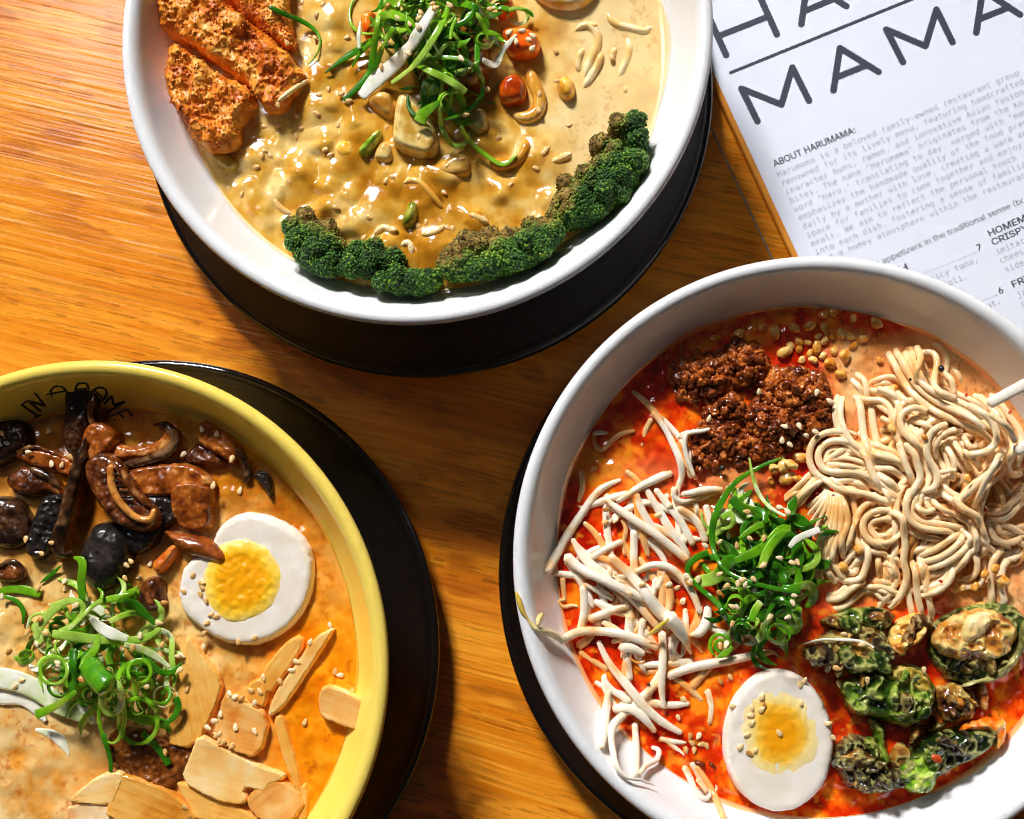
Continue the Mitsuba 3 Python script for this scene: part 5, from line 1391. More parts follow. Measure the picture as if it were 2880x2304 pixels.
leaf_strip('C1', [(1900, 1690), (1970, 1660), (2030, 1600)], [20, 60, 30], 'bright scallion sliver inside the lone ring', (.62, .5), 1)
leaf_strip('C6', [(170, 320), (300, 285), (480, 285), (640, 300), (740, 345)], [10, 18, 24, 22, 8], 'thin pale root lying across the charred brussels sprout', (1, 1), 1.2)

# ================================================================== food in the yellow bowl
FL = [(.28, (84, 34, 6)), (.45, (136, 64, 14)), (.60, (180, 100, 32)), (.76, (236, 182, 112))]
DKM = [(.28, (18, 10, 6)), (.45, (42, 22, 10)), (.6, (70, 40, 20)), (.78, (130, 96, 64))]
BKM = [(.3, (16, 12, 11)), (.5, (30, 24, 22)), (.7, (56, 48, 44))]
MID = [(.28, (40, 16, 5)), (.45, (76, 34, 10)), (.62, (120, 62, 22)), (.78, (200, 140, 84))]


def shroom(label, fr, outline, rest, top, stops, seed, cap=None, capw=70, tilt=(0, 0), rough=.0014, edge=2.5, freq=1 / .0012, bsdf='vc_gloss', caplift=.3, capstops=None, name='mushroom_slice', cat='mushroom', gills=None):
    k = thing(name, label, cat)
    q = chaikin(outline, 2)
    q = q.mean(0) + (q - q.mean(0)) * 1.22
    xy = up(fr, q, .07)
    c = xy.mean(0)
    smp = np.vstack([c + (xy - c) * f for f in (0, .4, .7, .9)])
    zb = np.quantile(hget(smp[:, 0], smp[:, 1]), .55) + rest * .001
    xy = up(fr, q, zb + top * .0005)
    m, u = pillow(xy, zb, top * .001, .004, edge * .001, .0008, zfun=plane(c[0], c[1], *tilt), seed=seed, jag=.0004)
    v = np.array(m.vertices)
    v[:, 2] += ((nz(v, freq, seed, 3) - .5) * rough + (nz(v, 1 / .006, seed + 1, 2) - .5) * .0022) * np.clip(u + .3, 0, 1)
    m.vertices = v
    part(k, 'flesh', m, bsdf, ramp(nz(v, 1 / .005, seed + 2) * .6 + nz(v, 1 / .0012, seed + 3) * .4, stops))
    if cap is not None:
        p, w, t = laid(fr, cap, capw, caplift, .3, 6)
        w = w * np.clip(np.minimum(t, 1 - t) / .12, .35, 1)
        m, al = sweep(p, [0, 0, 1], w * .8, w, 12)
        v = np.array(m.vertices)
        m.vertices = v + m.vertex_normals * ((nz(v, 1 / .0014, seed + 5, 2) - .5) * .0008)[:, None]
        part(k, 'cap', m, 'vc_wet', ramp(nz(v, 1 / .003, seed + 4) + .05, capstops or DKM))
    for g in gills or ():
        p, w, t = laid(fr, g, 26, .4, .2, 3)
        part(k, 'gill', sweep(p, [0, 0, 1], w, w, 6)[0], 'vc_gloss', None if False else ramp(np.full(len(sweep(p, [0, 0, 1], w, w, 6)[0].vertices), .4), DKM))
    return k


shroom('dark brown mushroom chunk cut by the left picture edge, highest of the three there', 'B1', [(-150, 640), (60, 625), (180, 650), (240, 740), (230, 850), (90, 950), (-60, 1010), (-180, 900)], .2, 6, DKM, 501, edge=5)
shroom('tan mushroom slice lying left of the upright strip', 'B1', [(150, 920), (250, 860), (450, 900), (650, 985), (640, 1090), (560, 1100), (400, 1040), (210, 985)], .2, 4, FL, 502, cap=[(150, 900), (250, 855), (400, 880), (540, 945)], capw=34, capstops=MID, caplift=-.4)
shroom('curved brown mushroom slice below the tan one on the left', 'B1', [(90, 1140), (180, 1050), (330, 1060), (480, 1140), (525, 1240), (490, 1300), (400, 1230), (300, 1290), (150, 1250)], .2, 5, MID, 503, cap=[(250, 1040), (350, 1080), (450, 1140), (510, 1210)], capw=60)
shroom('mushroom piece at the left edge below the curved brown slice', 'B1', [(-120, 1320), (60, 1310), (170, 1350), (235, 1450), (240, 1600), (180, 1700), (-60, 1690), (-150, 1500)], .2, 6, DKM, 504, edge=5)
shroom('small round mushroom piece near the left edge above the scallions', 'B3', [(0, 300), (100, 262), (205, 320), (222, 420), (130, 470), (0, 450), (-40, 380)], .2, 4, MID, 505, cap=[(-20, 330), (60, 275), (150, 275), (215, 350), (222, 430)], capw=44)
shroom('mushroom slice shaped like a crescent, in the upper right of the mushroom pile', 'B1', [(850, 640), (980, 760), (1120, 840), (1260, 835), (1390, 760), (1350, 670), (1430, 680), (1510, 760), (1480, 860), (1300, 930), (1060, 960), (950, 900), (880, 790)], .6, 5, FL, 506,
       cap=[(1340, 660), (1430, 670), (1510, 760), (1490, 860), (1380, 930), (1200, 985), (1040, 1000)], capw=90, caplift=-.5)
shroom('flat tan mushroom flap left of the egg', 'B1', [(1500, 1230), (1640, 1180), (1800, 1210), (1830, 1290), (1800, 1530), (1690, 1560), (1540, 1510)], 1.2, 6, FL, 507, tilt=(0, .1), edge=1.6)
shroom('long brown mushroom slice above the flat tan flap', 'B1', [(1110, 1080), (1340, 1030), (1600, 1010), (1760, 1110), (1810, 1200), (1640, 1200), (1500, 1270), (1200, 1260), (1140, 1160)], 1.2, 4.5, FL, 508, edge=1.8)
shroom('thin brown slice at the upper right ending in a dark strip', 'B1', [(1640, 900), (1740, 830), (1850, 880), (1930, 960), (1900, 1010), (1720, 1000), (1600, 960)], .3, 4, MID, 509)
shroom('seared brown mushroom cube leaning on the yellow bowl wall', 'B1', [(1750, 660), (1840, 645), (1960, 740), (2070, 860), (2010, 990), (1900, 920), (1745, 830), (1730, 760)], .6, 7, FL, 510, cap=[(2050, 880), (2110, 960), (2140, 1060), (2130, 1160)], capw=80, tilt=(.05, .1))
shroom('black curl of mushroom cap at the far right of the yellow bowl', 'B2', [(570, 975), (640, 930), (710, 1000), (715, 1090), (680, 1125), (655, 1060), (610, 1010)], .3, 4, BKM, 511, edge=3)
shroom('dark wood ear leaf below the curved brown slice', 'B1', [(380, 1320), (540, 1290), (560, 1420), (500, 1600), (430, 1740), (350, 1800), (260, 1760), (250, 1640), (310, 1480)], .6, 6, BKM, 512, rough=.002)
shroom('dark folded mushroom pieces in the middle of the pile', 'B1', [(1160, 1310), (1330, 1300), (1520, 1340), (1530, 1480), (1400, 1560), (1330, 1700), (1150, 1760), (1080, 1560)], .6, 5, BKM, 513, rough=.002)
shroom('large black rounded mushroom cap just above the scallions', 'B3', [(850, 60), (900, -40), (1050, -60), (1190, 60), (1210, 240), (1120, 400), (1000, 500), (880, 490), (780, 360), (770, 200)], 1, 9, BKM, 514, edge=8, rough=.0012, bsdf='vc_gloss')
shroom('upright dark glossy mushroom strip leaning over the black lettering', 'B1', [(570, 375), (700, 350), (830, 350), (845, 430), (790, 600), (730, 760), (700, 900), (620, 900), (560, 820), (545, 700), (600, 560)], 2.5, 7, DKM, 515, edge=4, rough=.0022, tilt=(0, .18),
       cap=[(810, 420), (780, 560), (800, 640), (840, 700)], capw=60, capstops=MID, caplift=-.5)
shroom('longest mushroom slice, standing upright in the middle of the pile', 'B1', [(740, 735), (870, 720), (980, 800), (950, 930), (830, 1000), (760, 1120), (710, 1260), (650, 1480), (590, 1720), (500, 1740), (560, 1450), (640, 1150), (700, 900)], 3, 6, FL, 516, edge=2.5,
       cap=[(740, 780), (690, 950), (640, 1130), (590, 1330), (540, 1520), (490, 1700), (560, 1790), (620, 1760)], capw=110, capstops=DKM, caplift=.6)
shroom('curled brown mushroom slice with dark gills in its fold', 'B1', [(780, 1030), (860, 970), (960, 950), (1060, 1040), (1130, 1160), (1220, 1280), (1335, 1390), (1310, 1500), (1170, 1540), (1000, 1470), (880, 1330), (800, 1180)], 3.5, 6, MID, 517, edge=3,
       cap=[(1000, 985), (1075, 1080), (1130, 1180), (1200, 1280), (1300, 1370)], capw=64, capstops=MID, caplift=1.0)
k = thing('mushroom_slice', 'pale rounded lip of mushroom along the curled slice', 'mushroom')
round_strand(k, 'B1', [(960, 1020), (965, 1150), (1010, 1290), (1100, 1400), (1220, 1480), (1310, 1470), (1335, 1400)], [60, 76, 70, 66, 60, 60, 50], 'vc_wet', lambda v, al: ramp(nz(v, 1 / .003, 518), [(.3, (170, 96, 30)), (.6, (214, 146, 70))]), lift=.8)
for q in ([(985, 1090), (1050, 1110)], [(990, 1140), (1060, 1160)], [(1010, 1190), (1080, 1205)], [(1040, 1240), (1110, 1250)], [(1060, 1290), (1150, 1290)]):
    pk, w, t = laid('B1', q, 22, .6, .3, 2, step=.0006)
    m, al = sweep(pk, [0, 0, 1], w, w, 6)
    put(numbered(k + '__gill'), m, 'vc_gloss', ramp(np.full(len(m.vertices), .35), DKM))
shroom('glossy brown mushroom tip lying over the ragged egg', 'B3', [(1560, -20), (1680, 20), (1830, 20), (1990, 70), (2100, 170), (2105, 250), (2060, 290), (1950, 240), (1760, 190), (1650, 80)], 3, 6, [(.3, (96, 40, 10)), (.5, (140, 66, 20)), (.7, (186, 104, 44))], 519, edge=5, rough=.0005)
shroom('orange brown stem slice beside the ragged egg', 'B3', [(1440, 300), (1520, 200), (1630, 105), (1690, 150), (1610, 280), (1510, 380)], 1, 5, [(.3, (190, 84, 16)), (.5, (222, 118, 36)), (.7, (240, 164, 86))], 520, rough=.0005)
shroom('small curled mushroom end below the orange stem slice', 'B3', [(1320, 570), (1350, 480), (1450, 420), (1545, 490), (1530, 560), (1560, 640), (1480, 720), (1360, 680)], .6, 5, MID, 521, edge=3.5, cap=[(1330, 560), (1360, 660), (1450, 715), (1540, 660)], capw=60)
shroom('dark soaked mushroom scraps under the scallions at the bottom', 'B4', [(1080, 560), (1300, 500), (1560, 620), (1780, 690), (1700, 920), (1560, 1060), (1330, 960), (1200, 880), (1050, 760)], -1.5, 4, [(.28, (56, 22, 4)), (.5, (104, 52, 12)), (.7, (160, 92, 30))], 522, rough=.0022)

egg('ragged egg half with a bright yellow yolk in the yellow bowl', 'F', [(370, 1240), (385, 1185), (440, 1150), (455, 1110), (485, 1085), (520, 1076), (565, 1084), (610, 1105), (648, 1140), (662, 1195), (652, 1260), (625, 1310), (580, 1345), (525, 1365), (460, 1352), (410, 1320), (378, 1285)],
    [(428, 1190), (460, 1140), (510, 1128), (565, 1148), (600, 1205), (588, 1265), (545, 1303), (485, 1316), (440, 1290), (424, 1240)], .0605, [(0, (250, 226, 150)), (.3, (252, 212, 80)), (.65, (250, 190, 30)), (1.0, (244, 164, 10))], 531, chk=1, ytop=.0018, yedge=.008, yrough=.0008, ynoise=.5)

# bamboo shoots
BAM = [(.2, (222, 140, 44)), (.5, (238, 172, 76)), (.8, (246, 200, 118))]


def bamboo(label, fr, outline, rest, top, ga, stops=BAM, tilt=(0, 0), seed=0, edge=1.0, bend=7):
    k = thing('bamboo_shoot', label, 'bamboo shoot')
    q = chaikin(outline, 1) if len(outline) > 3 else np.asarray(outline, float)
    q = q.mean(0) + (q - q.mean(0)) * 1.07
    xy = up(fr, q, .068)
    c = xy.mean(0)
    smp = np.vstack([c + (xy - c) * f for f in (0, .4, .7, .9)])
    zb = np.quantile(hget(smp[:, 0], smp[:, 1]), .6) + rest * .001
    xy = up(fr, q, zb + top * .0008)
    ca, sa = math.cos(math.radians(ga)), math.sin(math.radians(ga))
    m, u = pillow(xy, zb, top * .00068, .003, edge * .001, .0007, zfun=lambda x, y: (x - c[0]) * tilt[0] + (y - c[1]) * tilt[1] + bend * (((x - c[0]) * -sa + (y - c[1]) * ca) ** 2), seed=seed)
    v = np.array(m.vertices)
    al, ac = v[:, 0] * ca + v[:, 1] * sa, -v[:, 0] * sa + v[:, 1] * ca
    fib = meshkit.fbm(np.c_[al * 60, ac * 1500, np.full(len(v), seed)] + 40, 2, seed)
    v[:, 2] += (fib - .5) * .0003 * np.clip(u, 0, 1)
    m.vertices = v
    put(k, m, 'vc_soft', ramp(fib * .28 + nz(v, 1 / .008, seed + 1) * .72, stops))


BPL = [(.2, (236, 168, 76)), (.5, (246, 200, 124)), (.8, (250, 222, 170))]
bamboo('bamboo strip standing steeply below the two long side strips', 'B5', [(1040, 930), (1130, 880), (1180, 1050), (1290, 1480), (1250, 1560), (1180, 1400), (1090, 1150)], -.5, 4, -72, tilt=(.02, 0), seed=541)
bamboo('narrow bamboo strip at the lower right against the yellow wall', 'B5', [(1230, 1480), (1330, 1440), (1320, 1760), (1200, 1760), (1180, 1640)], -.8, 4, -75, seed=542)
bamboo('short bamboo strip between the egg and the long side strip', 'B5', [(1220, 245), (1305, 310), (1150, 560), (1010, 740), (920, 620), (1030, 430)], .2, 4, 56, seed=543)
bamboo('long slim bamboo strip nearest the yellow wall', 'B5', [(1350, 290), (1540, 190), (1460, 330), (1260, 640), (1130, 830), (1000, 910), (1050, 720), (1220, 490)], .2, 4.5, 57, BPL, seed=544)
bamboo('broad bamboo sheet right of the scallions', 'B5', [(350, 270), (400, 300), (480, 430), (640, 610), (590, 800), (420, 1150), (170, 1085), (250, 680), (300, 480)], .3, 4, -75, seed=545, tilt=(.04, 0))
bamboo('small seeded bamboo piece behind the square sheet', 'B5', [(830, 650), (930, 595), (1005, 630), (985, 830), (900, 820), (830, 760)], .4, 4, 70, seed=546)
bamboo('bamboo sheet under the torn one at the bottom', 'B5', [(260, 1450), (330, 1430), (600, 1560), (830, 1640), (980, 1800), (480, 1800)], -.5, 5, -15, seed=547)
bamboo('bamboo sheet at the bottom right of the torn one', 'B5', [(820, 1600), (900, 1480), (1060, 1390), (1315, 1560), (1190, 1760), (950, 1760)], .2, 5, 38, [(.25, (226, 140, 60)), (.5, (240, 176, 96)), (.75, (246, 206, 140))], seed=548)
bamboo('torn pale bamboo sheet lying on top at the bottom', 'B5', [(465, 1050), (640, 1150), (900, 1290), (1140, 1370), (1090, 1430), (1000, 1450), (970, 1510), (880, 1490), (800, 1480), (850, 1560), (780, 1615), (560, 1560), (320, 1420), (390, 1240)], 1.2, 4, -14, BPL, seed=549)
bamboo('square bamboo sheet with sesame seeds on it', 'B5', [(640, 715), (770, 760), (1015, 895), (930, 1240), (690, 1165), (590, 1040)], 1.2, 4.5, -16, [(.25, (224, 132, 46)), (.5, (238, 168, 84)), (.75, (246, 200, 126))], seed=550)
bamboo('bamboo block leaning on the yellow wall', 'B5', [(1410, 700), (1500, 655), (1610, 690), (1840, 800), (1845, 1055), (1600, 985), (1410, 910)], 1.5, 6, -16, [(.25, (230, 146, 62)), (.5, (242, 180, 98)), (.75, (250, 212, 146))], tilt=(.12, .12), seed=551)
bamboo('large striped bamboo sheet at the bottom edge', 'B4', [(1060, 960), (1180, 920), (1680, 1120), (1900, 1420), (1000, 1420)], .4, 6, -22, [(.25, (200, 118, 26)), (.5, (224, 152, 58)), (.75, (238, 186, 98))], seed=552)
bamboo('pale folded bamboo end left of the striped sheet', 'B4', [(640, 1160), (720, 1090), (900, 950), (1070, 900), (1180, 925), (1080, 1160), (1060, 1230), (640, 1200)], .6, 6, 10, BPL, seed=553)
bamboo('folded bamboo layers below the pale folded end', 'B4', [(640, 1180), (1100, 1220), (1080, 1420), (620, 1420)], -.3, 5, 8, [(.25, (226, 140, 70)), (.5, (240, 196, 140)), (.75, (250, 226, 190))], seed=554)

# scallions of the yellow bowl
gC, lC = 'scallion strips heaped in the yellow bowl', 'scallion strip in the heap in the yellow bowl'
for pts, w, tn, lf, lb in [
        ([(-80, 130), (40, 150), (200, 170), (330, 280), (430, 420)], [200, 230, 200, 130, 40], (1, .98), .5, 'broad white scallion stalk at the left edge of the picture'),
        ([(-60, 0), (120, 30), (330, 110), (560, 250), (700, 330), (830, 430)], [200, 200, 190, 200, 170, 60], (.98, .85), 2, 'long white to pale green scallion stalk beside the broad one'),
        ([(340, 500), (480, 540), (590, 620), (655, 745)], [30, 90, 110, 14], (.98, 1), -.6, 'white scallion sliver afloat below the broad white stalk'),
        ([(700, 190), (780, 300), (850, 380), (890, 440)], [30, 70, 90, 60], (1, .95), 1, 'small white scallion tip at the bottom of the heap')]:
    leaf_strip('B4', pts, w, lb, tn, lf, thick=.0005)
YP = [(150, 900), (420, 640), (760, 560), (1200, 580), (1500, 760), (1560, 1000), (1640, 1250), (1600, 1600), (1350, 1720), (900, 1700), (620, 1500), (330, 1300), (150, 1150)]
curl_pile('B3', YP, 14, 36, .078, lC, gC, 561, .62, (.003, .0062))
curl_pile('B3', [(380, 1050), (800, 1050), (1500, 1200), (1600, 1650), (1350, 1750), (850, 1700), (420, 1400)], 20, 12, .083, lC, gC, 562, .38, (.003, .0062))
for pts, w, tn, lf, lb in [
        ([(700, 230), (770, 260), (775, 400), (775, 560), (780, 640)], [24, 84, 90, 80, 60], (.5, .35), 1.5, 'upright green scallion strip above the heap in the yellow bowl'),
        ([(385, 470), (450, 420), (510, 370), (575, 310)], [14, 44, 46, 16], (.2, .3), .3, 'short dark scallion shred floating above the heap'),
        ([(-20, 560), (100, 530), (240, 540), (380, 580)], [60, 80, 90, 70], (.45, .5), 1, 'green and white scallion strip at the left edge'),
        ([(40, 600), (150, 640), (220, 740), (215, 860)], [40, 50, 50, 20], (.35, .2), .8, 'dark scallion arc below the strip at the left edge'),
        ([(260, 900), (290, 800), (400, 760), (480, 780)], [24, 30, 30, 20], (.9, .7), 1, 'thin pale scallion curl at the left of the heap'),
        ([(340, 1000), (370, 900), (470, 760), (600, 660), (720, 640), (790, 700), (740, 820), (650, 900), (560, 930)], [60, 90, 90, 70, 60, 56, 60, 70, 50], (.75, .7), 3, 'large pale scallion loop at the top of the heap'),
        ([(650, 910), (790, 780), (920, 660), (1060, 620), (1230, 570)], [50, 40, 46, 70, 24], (.85, .5), 3, 'long scallion strip rising to the right from the loop'),
        ([(960, 620), (970, 570), (925, 520)], [40, 36, 14], (.55, .5), 2.5, 'little scallion twig sticking up from the heap'),
        ([(500, 950), (700, 980), (950, 1010), (1200, 1020), (1400, 980), (1520, 900)], [70, 100, 80, 80, 70, 40], (.7, .62), 3.5, 'wide pale scallion strip across the heap in the yellow bowl'),
        ([(860, 800), (940, 880), (1060, 950), (1210, 1000)], [50, 100, 110, 60], (.98, .98), 4, 'white scallion piece lying on the wide pale strip'),
        ([(1040, 840), (1160, 780), (1290, 760), (1350, 780)], [60, 60, 50, 30], (.8, .55), 3, 'flat scallion tube above the white piece'),
        ([(1170, 640), (1280, 680), (1380, 770), (1470, 860)], [50, 90, 80, 40], (.15, .25), 2.5, 'dark scallion strip beside the small curled mushroom end'),
        ([(1180, 1060), (1340, 1100), (1480, 1170), (1610, 1270)], [50, 80, 70, 30], (.85, .9), 3, 'whitish scallion strip reaching the bamboo sheet'),
        ([(930, 960), (900, 1100), (820, 1200), (770, 1290)], [50, 80, 90, 60], (.6, .5), 4, 'twisted green scallion strip in the middle of the yellow bowl heap'),
        ([(690, 1100), (690, 1280), (680, 1450), (700, 1540)], [70, 80, 70, 60], (.12, .3), 3.5, 'dark straight scallion strip left of the green tube'),
        ([(1110, 1400), (1140, 1310), (1250, 1230), (1400, 1220), (1500, 1300), (1600, 1320), (1720, 1230)], [50, 56, 60, 66, 60, 60, 30], (.5, .2), 3, 'scallion curl with a dark tip pointing at the bamboo'),
        ([(340, 1720), (520, 1640), (640, 1560), (720, 1500)], [90, 70, 60, 50], (.5, .45), 3.5, 'straight green scallion strip lying over the white stalks'),
        ([(1660, 1560), (1690, 1620), (1660, 1720), (1580, 1790), (1460, 1760)], [70, 66, 60, 50, 34], (.15, .4), 2, 'dark hooked scallion at the right of the ring cluster'),
        ([(1540, 1530), (1590, 1470), (1610, 1540), (1560, 1610), (1440, 1600)], [36, 40, 40, 40, 30], (.4, .4), 2, 'narrow scallion loop right of the large rings')]:
    leaf_strip('B3', pts, w, lb, tn, lf)
for cx, cy, rx, ry, w, tn, lb in [(1310, 1880, 185, 215, 44, .42, 'largest scallion ring at the bottom of the heap'), (1060, 1830, 120, 260, 44, .5, 'tall scallion ring left of the largest one'), (1060, 1560, 95, 150, 70, .75, 'pale wide scallion ring above the tall one'),
                                  (510, 1300, 130, 130, 40, .5, 'scallion ring at the left of the dark straight strip'), (1320, 1310, 110, 110, 36, .4, 'coiled scallion ring right of the green tube')]:
    a = np.linspace(0, 2 * np.pi * 1.15, 40) + 1
    sh = -404 * 3.3688 * 0
    leaf_strip('B3', np.c_[cx + rx * np.cos(a), cy + ry * np.sin(a)] - [0, 100 if cy > 1750 else 0], w, lb, (tn, tn + .15), 1.5, sm=14)
k = thing('scallion_tube', 'short bright green scallion tube lying in the middle of the heap', 'scallion')
p, w, t = laid('B3', [(850, 1260), (930, 1370), (1020, 1460)], 215, 1.5, .3, 8)
m, al = sweep(p, [0, 0, 1], w * .8, w, 16)
put(k, m, 'vc_gloss', ramp(.34 + (nz(np.asarray(m.vertices) * [1, 1, 1], 1 / .002, 570) - .5) * .35, SC))
for q, w in (([(975, 540), (1010, 660), (1040, 760), (1050, 900)], [60, 50, 46, 40]), ([(1350, 530), (1440, 620), (1530, 720), (1600, 830)], [60, 66, 70, 70])):
    leaf_strip('B4', q, w, 'thin green scallion shred ' + ('hanging down to the folded bamboo end' if q[0][0] < 1000 else 'below the rings pointing to the torn bamboo'), (.25, .15), -.3)

# ================================================================== sesame seeds, specks
rg = np.random.default_rng(601)
SEED = trimesh.creation.icosphere(subdivisions=2)
sv = np.array(SEED.vertices)
sv = sv * [.00165, .00100, .00062] * np.c_[np.ones(len(sv)), 1 - .38 * sv[:, 0], np.ones(len(sv))]
SEED.vertices = sv
seed_ply = []
for c in ((246, 222, 178), (240, 204, 146), (228, 180, 112), (196, 136, 66)):
    seed_ply.append(mikit.ply(SEED, 'vc_gloss', smooth=True, color=np.tile(S(*c), (len(sv), 1)) * (1 - .18 * np.clip(-sv[:, :1] / .0016, 0, 1))))


def seeds(fr, pts, label, group, tint=None, dip=0.0):
    for x, y in pts:
        k = thing('sesame_seed', label, 'sesame seed', group)
        z = .068
        for _ in range(2):
            xy = up(fr, [(x, y)], z)[0]
            z = hnear(xy[:1], xy[1:], 1)[0]
        i = tint if tint is not None else int(rg.choice(4, p=[.35, .35, .22, .08]))
        d = seed_ply[i]
        s = rg.uniform(.88, 1.12)
        scene[k] = {**d, 'to_world': T().translate([xy[0], xy[1], z + .0003 - dip]).rotate([0, 0, 1], rg.uniform(0, 360)).rotate([0, 1, 0], rg.uniform(-14, 14)).rotate([1, 0, 0], rg.uniform(-20, 20)).scale(s)}


L1, G1 = 'toasted sesame seed floating on the tan broth', 'sesame seeds on the tan broth'
seeds('A1', [(1365, 1100), (1485, 1090), (1365, 1310), (1345, 1350), (1415, 1350), (1300, 1450), (1170, 1680), (1915, 770), (1830, 820), (2030, 810), (1820, 990), (2000, 1080), (1640, 1180), (1690, 1110), (1895, 1300), (1935, 1350), (1650, 1000), (1580, 1575), (1755, 305), (1800, 320), (1870, 30),
             (1690, 10), (1820, 120), (1930, 560), (1500, 935), (1560, 370), (2080, 330)], L1, G1, tint=2, dip=.00055)
seeds('A2', [(180, 800), (255, 880), (1900, 810), (1890, 950), (2040, 440), (1100, 1430), (1275, 1030), (1645, 1600), (1875, 1460), (1940, 1320), (575, 1110), (1075, 1670), (570, 1560), (45, 1300), (90, 1340), (850, 1180), (1440, 750), (1220, 1380), (1540, 1200)], L1, G1, tint=2, dip=.00055)
seeds('A3', [(955, 775), (685, 215), (470, 1080), (250, 1310), (180, 1460), (360, 700), (270, 1290), (830, 500)], L1, G1, tint=2, dip=.00055)
seeds('A6', [(845, 720), (915, 690), (640, 760), (1110, 740), (1150, 745), (430, 655), (145, 570), (380, 820), (620, 300)], L1, G1, tint=2, dip=.00055)
L2, G2 = 'sesame seed on the scallion heap over the tan broth', 'sesame seeds on the heap in the tan broth'
seeds('A2', [(690, 50), (860, 80), (850, 130), (990, 85), (1020, 125), (770, 190), (680, 180), (1150, 135), (860, 260), (770, 480), (1230, 530), (825, 685), (590, 50), (1480, 80), (530, 580), (840, 20)], L2, G2)
seeds('A2', [(1750, 270), (1840, 310), (1810, 345), (1700, 360), (1840, 420), (1640, 280)], 'sesame seed on the bright red-orange carrot chunk', 'sesame seeds on the carrot', tint=0)
L3, G3 = 'sesame seed on the egg half in the yellow bowl', 'sesame seeds on the ragged egg'
seeds('B3', [(1740, 550), (1910, 470), (1920, 520), (1900, 580), (1950, 640), (2000, 770), (2050, 790), (1960, 850), (1930, 950), (1830, 400)], L3, G3, tint=2)
seeds('B5', [(770, 300), (900, 270), (495, 235)], L3, G3, tint=2)
L4, G4 = 'sesame seed on the bamboo shoots or the broth beside them', 'sesame seeds around the bamboo shoots'
seeds('B5', [(360, 680), (630, 880), (585, 935), (540, 985), (620, 1040), (560, 1060), (620, 1100), (720, 1140), (750, 985), (905, 1020), (720, 710), (765, 735), (805, 755), (875, 690), (945, 700), (975, 590), (910, 790), (1200, 530), (1310, 945), (195, 1185), (350, 1630), (320, 410), (500, 340),
             (1350, 300), (1510, 170), (1550, 540), (1590, 570), (590, 1065), (650, 1110), (380, 1720), (1240, 460), (1110, 620), (300, 530)], L4, G4)
L5, G5 = 'sesame seed among the scallions in the yellow bowl', 'sesame seeds on the heap in the yellow bowl'
seeds('B3', [(1295, 260), (1265, 300), (1385, 290), (1310, 420), (1250, 420), (1610, 650), (1510, 850), (1485, 1070), (1000, 1140), (380, 820), (460, 940), (350, 1050), (400, 1065), (500, 1240), (510, 1290), (800, 1380), (1370, 1460), (80, 1120), (535, 1110), (540, 1030), (1700, 1160), (610, 460), (600, 530),
             (380, 520), (20, 600), (260, 940), (1330, 970), (720, 690), (1020, 740), (210, 1390), (140, 1450), (1250, 1090)], L5, G5)
L6, G6 = 'golden sesame seed on or by the mushrooms', 'sesame seeds by the mushrooms'
seeds('B1', [(450, 1000), (260, 900), (1890, 1190), (2080, 1230), (610, 945), (20, 740), (430, 725), (540, 1010), (1590, 920), (1750, 700), (1880, 740), (2010, 960)], L6, G6)
seeds('B3', [(240, 60), (490, 90), (400, 190)], L6, G6, tint=2)
L7, G7 = 'sesame seed on the scallion heap in the red broth', 'sesame seeds on the heap in the red broth'
seeds('C2', [(660, 845), (580, 910), (740, 945), (860, 880), (1005, 880), (580, 1210), (790, 1265), (740, 1300), (640, 1320), (820, 1310), (900, 1260), (580, 1390), (1270, 1410), (1325, 1400), (1260, 1480), (690, 1510), (740, 1520), (1210, 1615), (1040, 1615), (700, 1680), (1130, 1060), (1230, 1100),
             (1300, 1100), (1140, 590), (1200, 625), (830, 630), (980, 1130)], L7, G7)
L8, G8 = 'sesame seed on the sprouts or floating in the red broth', 'sesame seeds in the red broth'
seeds('C2', [(300, 1290), (240, 1465), (270, 1235), (440, 945), (380, 1260)], L8, G8, tint=0)
seeds('C1', [(1255, 1065), (1140, 1140), (1600, 1200), (1660, 1050), (1640, 990), (1925, 1590), (1980, 1580), (930, 520), (1020, 500), (940, 410), (1390, 460), (830, 60), (980, 960), (1490, 380), (1560, 1090), (1480, 1060), (1070, 995)], L8, G8)
seeds('C5', [(400, 495), (490, 460), (130, 985), (205, 985), (145, 1045), (230, 1060), (280, 1075), (165, 1110), (95, 1110), (1360, 385), (1440, 380), (75, 660), (1460, 520), (25, 820)], L8, G8)
seeds('C6', [(640, 325), (1140, 530), (680, 610), (500, 240)], L8, G8, tint=1)
L9, G9 = 'sesame seed on the minced meat', 'sesame seeds on the minced meat'
seeds('B7', [(1530, 940), (1250, 1230), (1230, 1350), (1300, 1390), (1430, 1310), (1520, 1280), (1380, 1230), (1030, 930), (600, 1165), (1640, 1010)], L9, G9, tint=0)
L10, G10 = 'sesame seed on the smooth egg half in the red broth', 'sesame seeds on the smooth egg'
seeds('C5', [(510, 720), (770, 630), (680, 740), (670, 800), (680, 870), (640, 975), (580, 1080), (715, 1110), (925, 955), (1120, 690), (1110, 520), (1150, 490), (1365, 870), (1410, 1000), (770, 745)], L10, G10, tint=1)
seeds('C5', [(790, 712), (660, 1140)], L10, G10, tint=3)

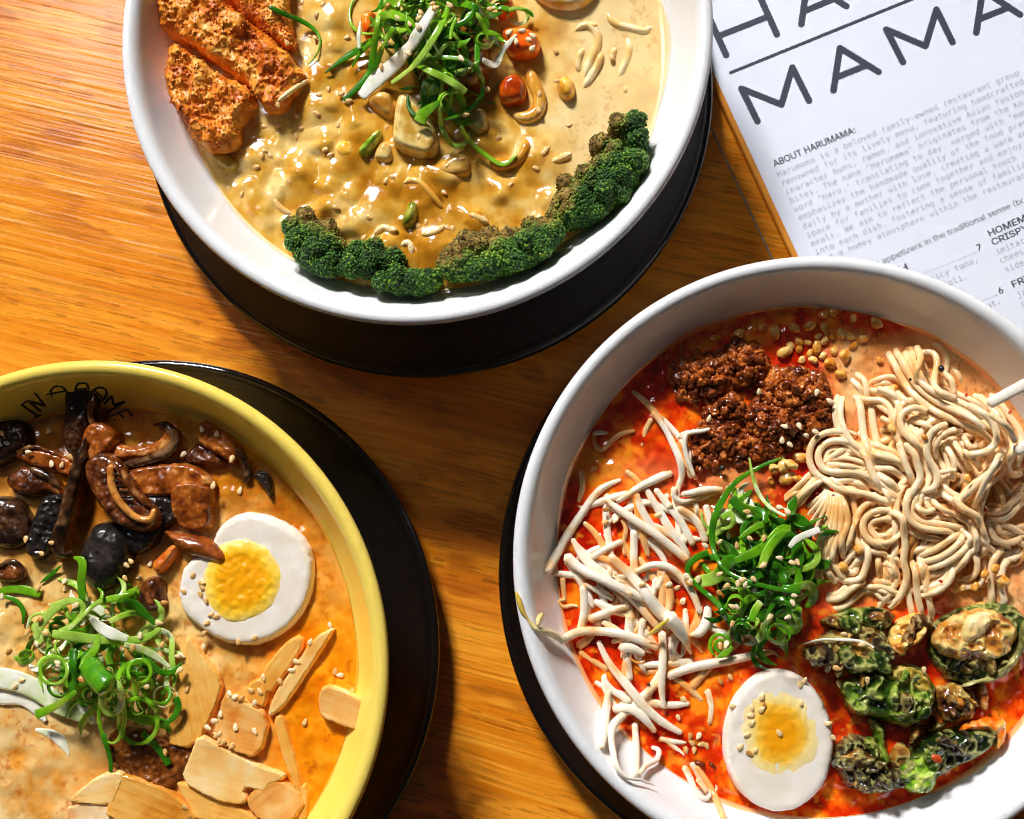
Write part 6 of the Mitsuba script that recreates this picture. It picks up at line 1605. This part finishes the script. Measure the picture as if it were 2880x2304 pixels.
# chilli flakes and peppercorns
for fr, x, y, s, cc, nm, lb in [('B8', 440, 1580, 40, (206, 30, 10), 'chilli_flake', 'red chilli flake at the top of the noodle fan'), ('C3', 1800, 420, 56, (206, 20, 6), 'chilli_flake', 'red chilli flake on the strand at the right of the tangle'), ('C3', 1400, 1060, 40, (200, 40, 16), 'chilli_flake', 'small red chilli flake low in the tangle'),
                                ('C3', 310, 280, 26, (190, 40, 10), 'chilli_flake', 'tiny chilli flake left of the noodle fan'), ('B8', 1640, 730, 34, (210, 60, 20), 'chilli_flake', 'chilli flake in the broth under the upper chopstick'), ('B8', 2030, 880, 40, (214, 70, 16), 'chilli_flake', 'chilli flake below the upper chopstick'),
                                ('B8', 1420, 498, 58, (34, 30, 34), 'peppercorn', 'black peppercorn on the upper noodle loop'), ('B8', 1143, 594, 28, (40, 40, 20), 'peppercorn', 'tiny black peppercorn speck on the upper noodle sweep'), ('B7', 710, 1592, 56, (40, 34, 26), 'peppercorn', 'black peppercorn below the minced meat'),
                                ('C6', 1230, 1230, 90, (190, 70, 24), 'chilli_flake', 'orange crumb on the lowest brussels sprout leaf'), ('C4', 1210, 640, 30, (60, 20, 4), 'peppercorn', 'dark speck floating between the sprouts and the smooth egg')]:
    k = thing(nm, lb, 'chilli flake' if nm[0] == 'c' else 'peppercorn')
    z = .07
    for _ in range(2):
        xy = up(fr, [(x, y)], z)[0]
        z = hnear(xy[:1], xy[1:], 1)[0]
    r = s / FR[fr][2] * .53 / 3600 / 2
    m = blob([*xy, z + r * .3], [r, r * (.6 if nm[0] == 'c' else .95), r * (.3 if nm[0] == 'c' else .9)], rg.uniform(0, 6), .25, 1.5, int(x), 2)
    put(k, m, 'vc_gloss', np.tile(S(*cc), (len(m.vertices), 1)))
for q, lb in (([(140, 1190), (270, 1225), (265, 1275), (135, 1220)], 'dark charred strip left of the smooth egg'), ([(300, 1200), (370, 1260), (365, 1300), (295, 1250)], 'charred scrap touching the smooth egg')):
    veg('charred_scrap', lb, 'scrap', 'C5', q, .0597, 1.5, 1, [(.3, (60, 20, 6)), (.7, (110, 40, 14))], seed=30, chk=1)
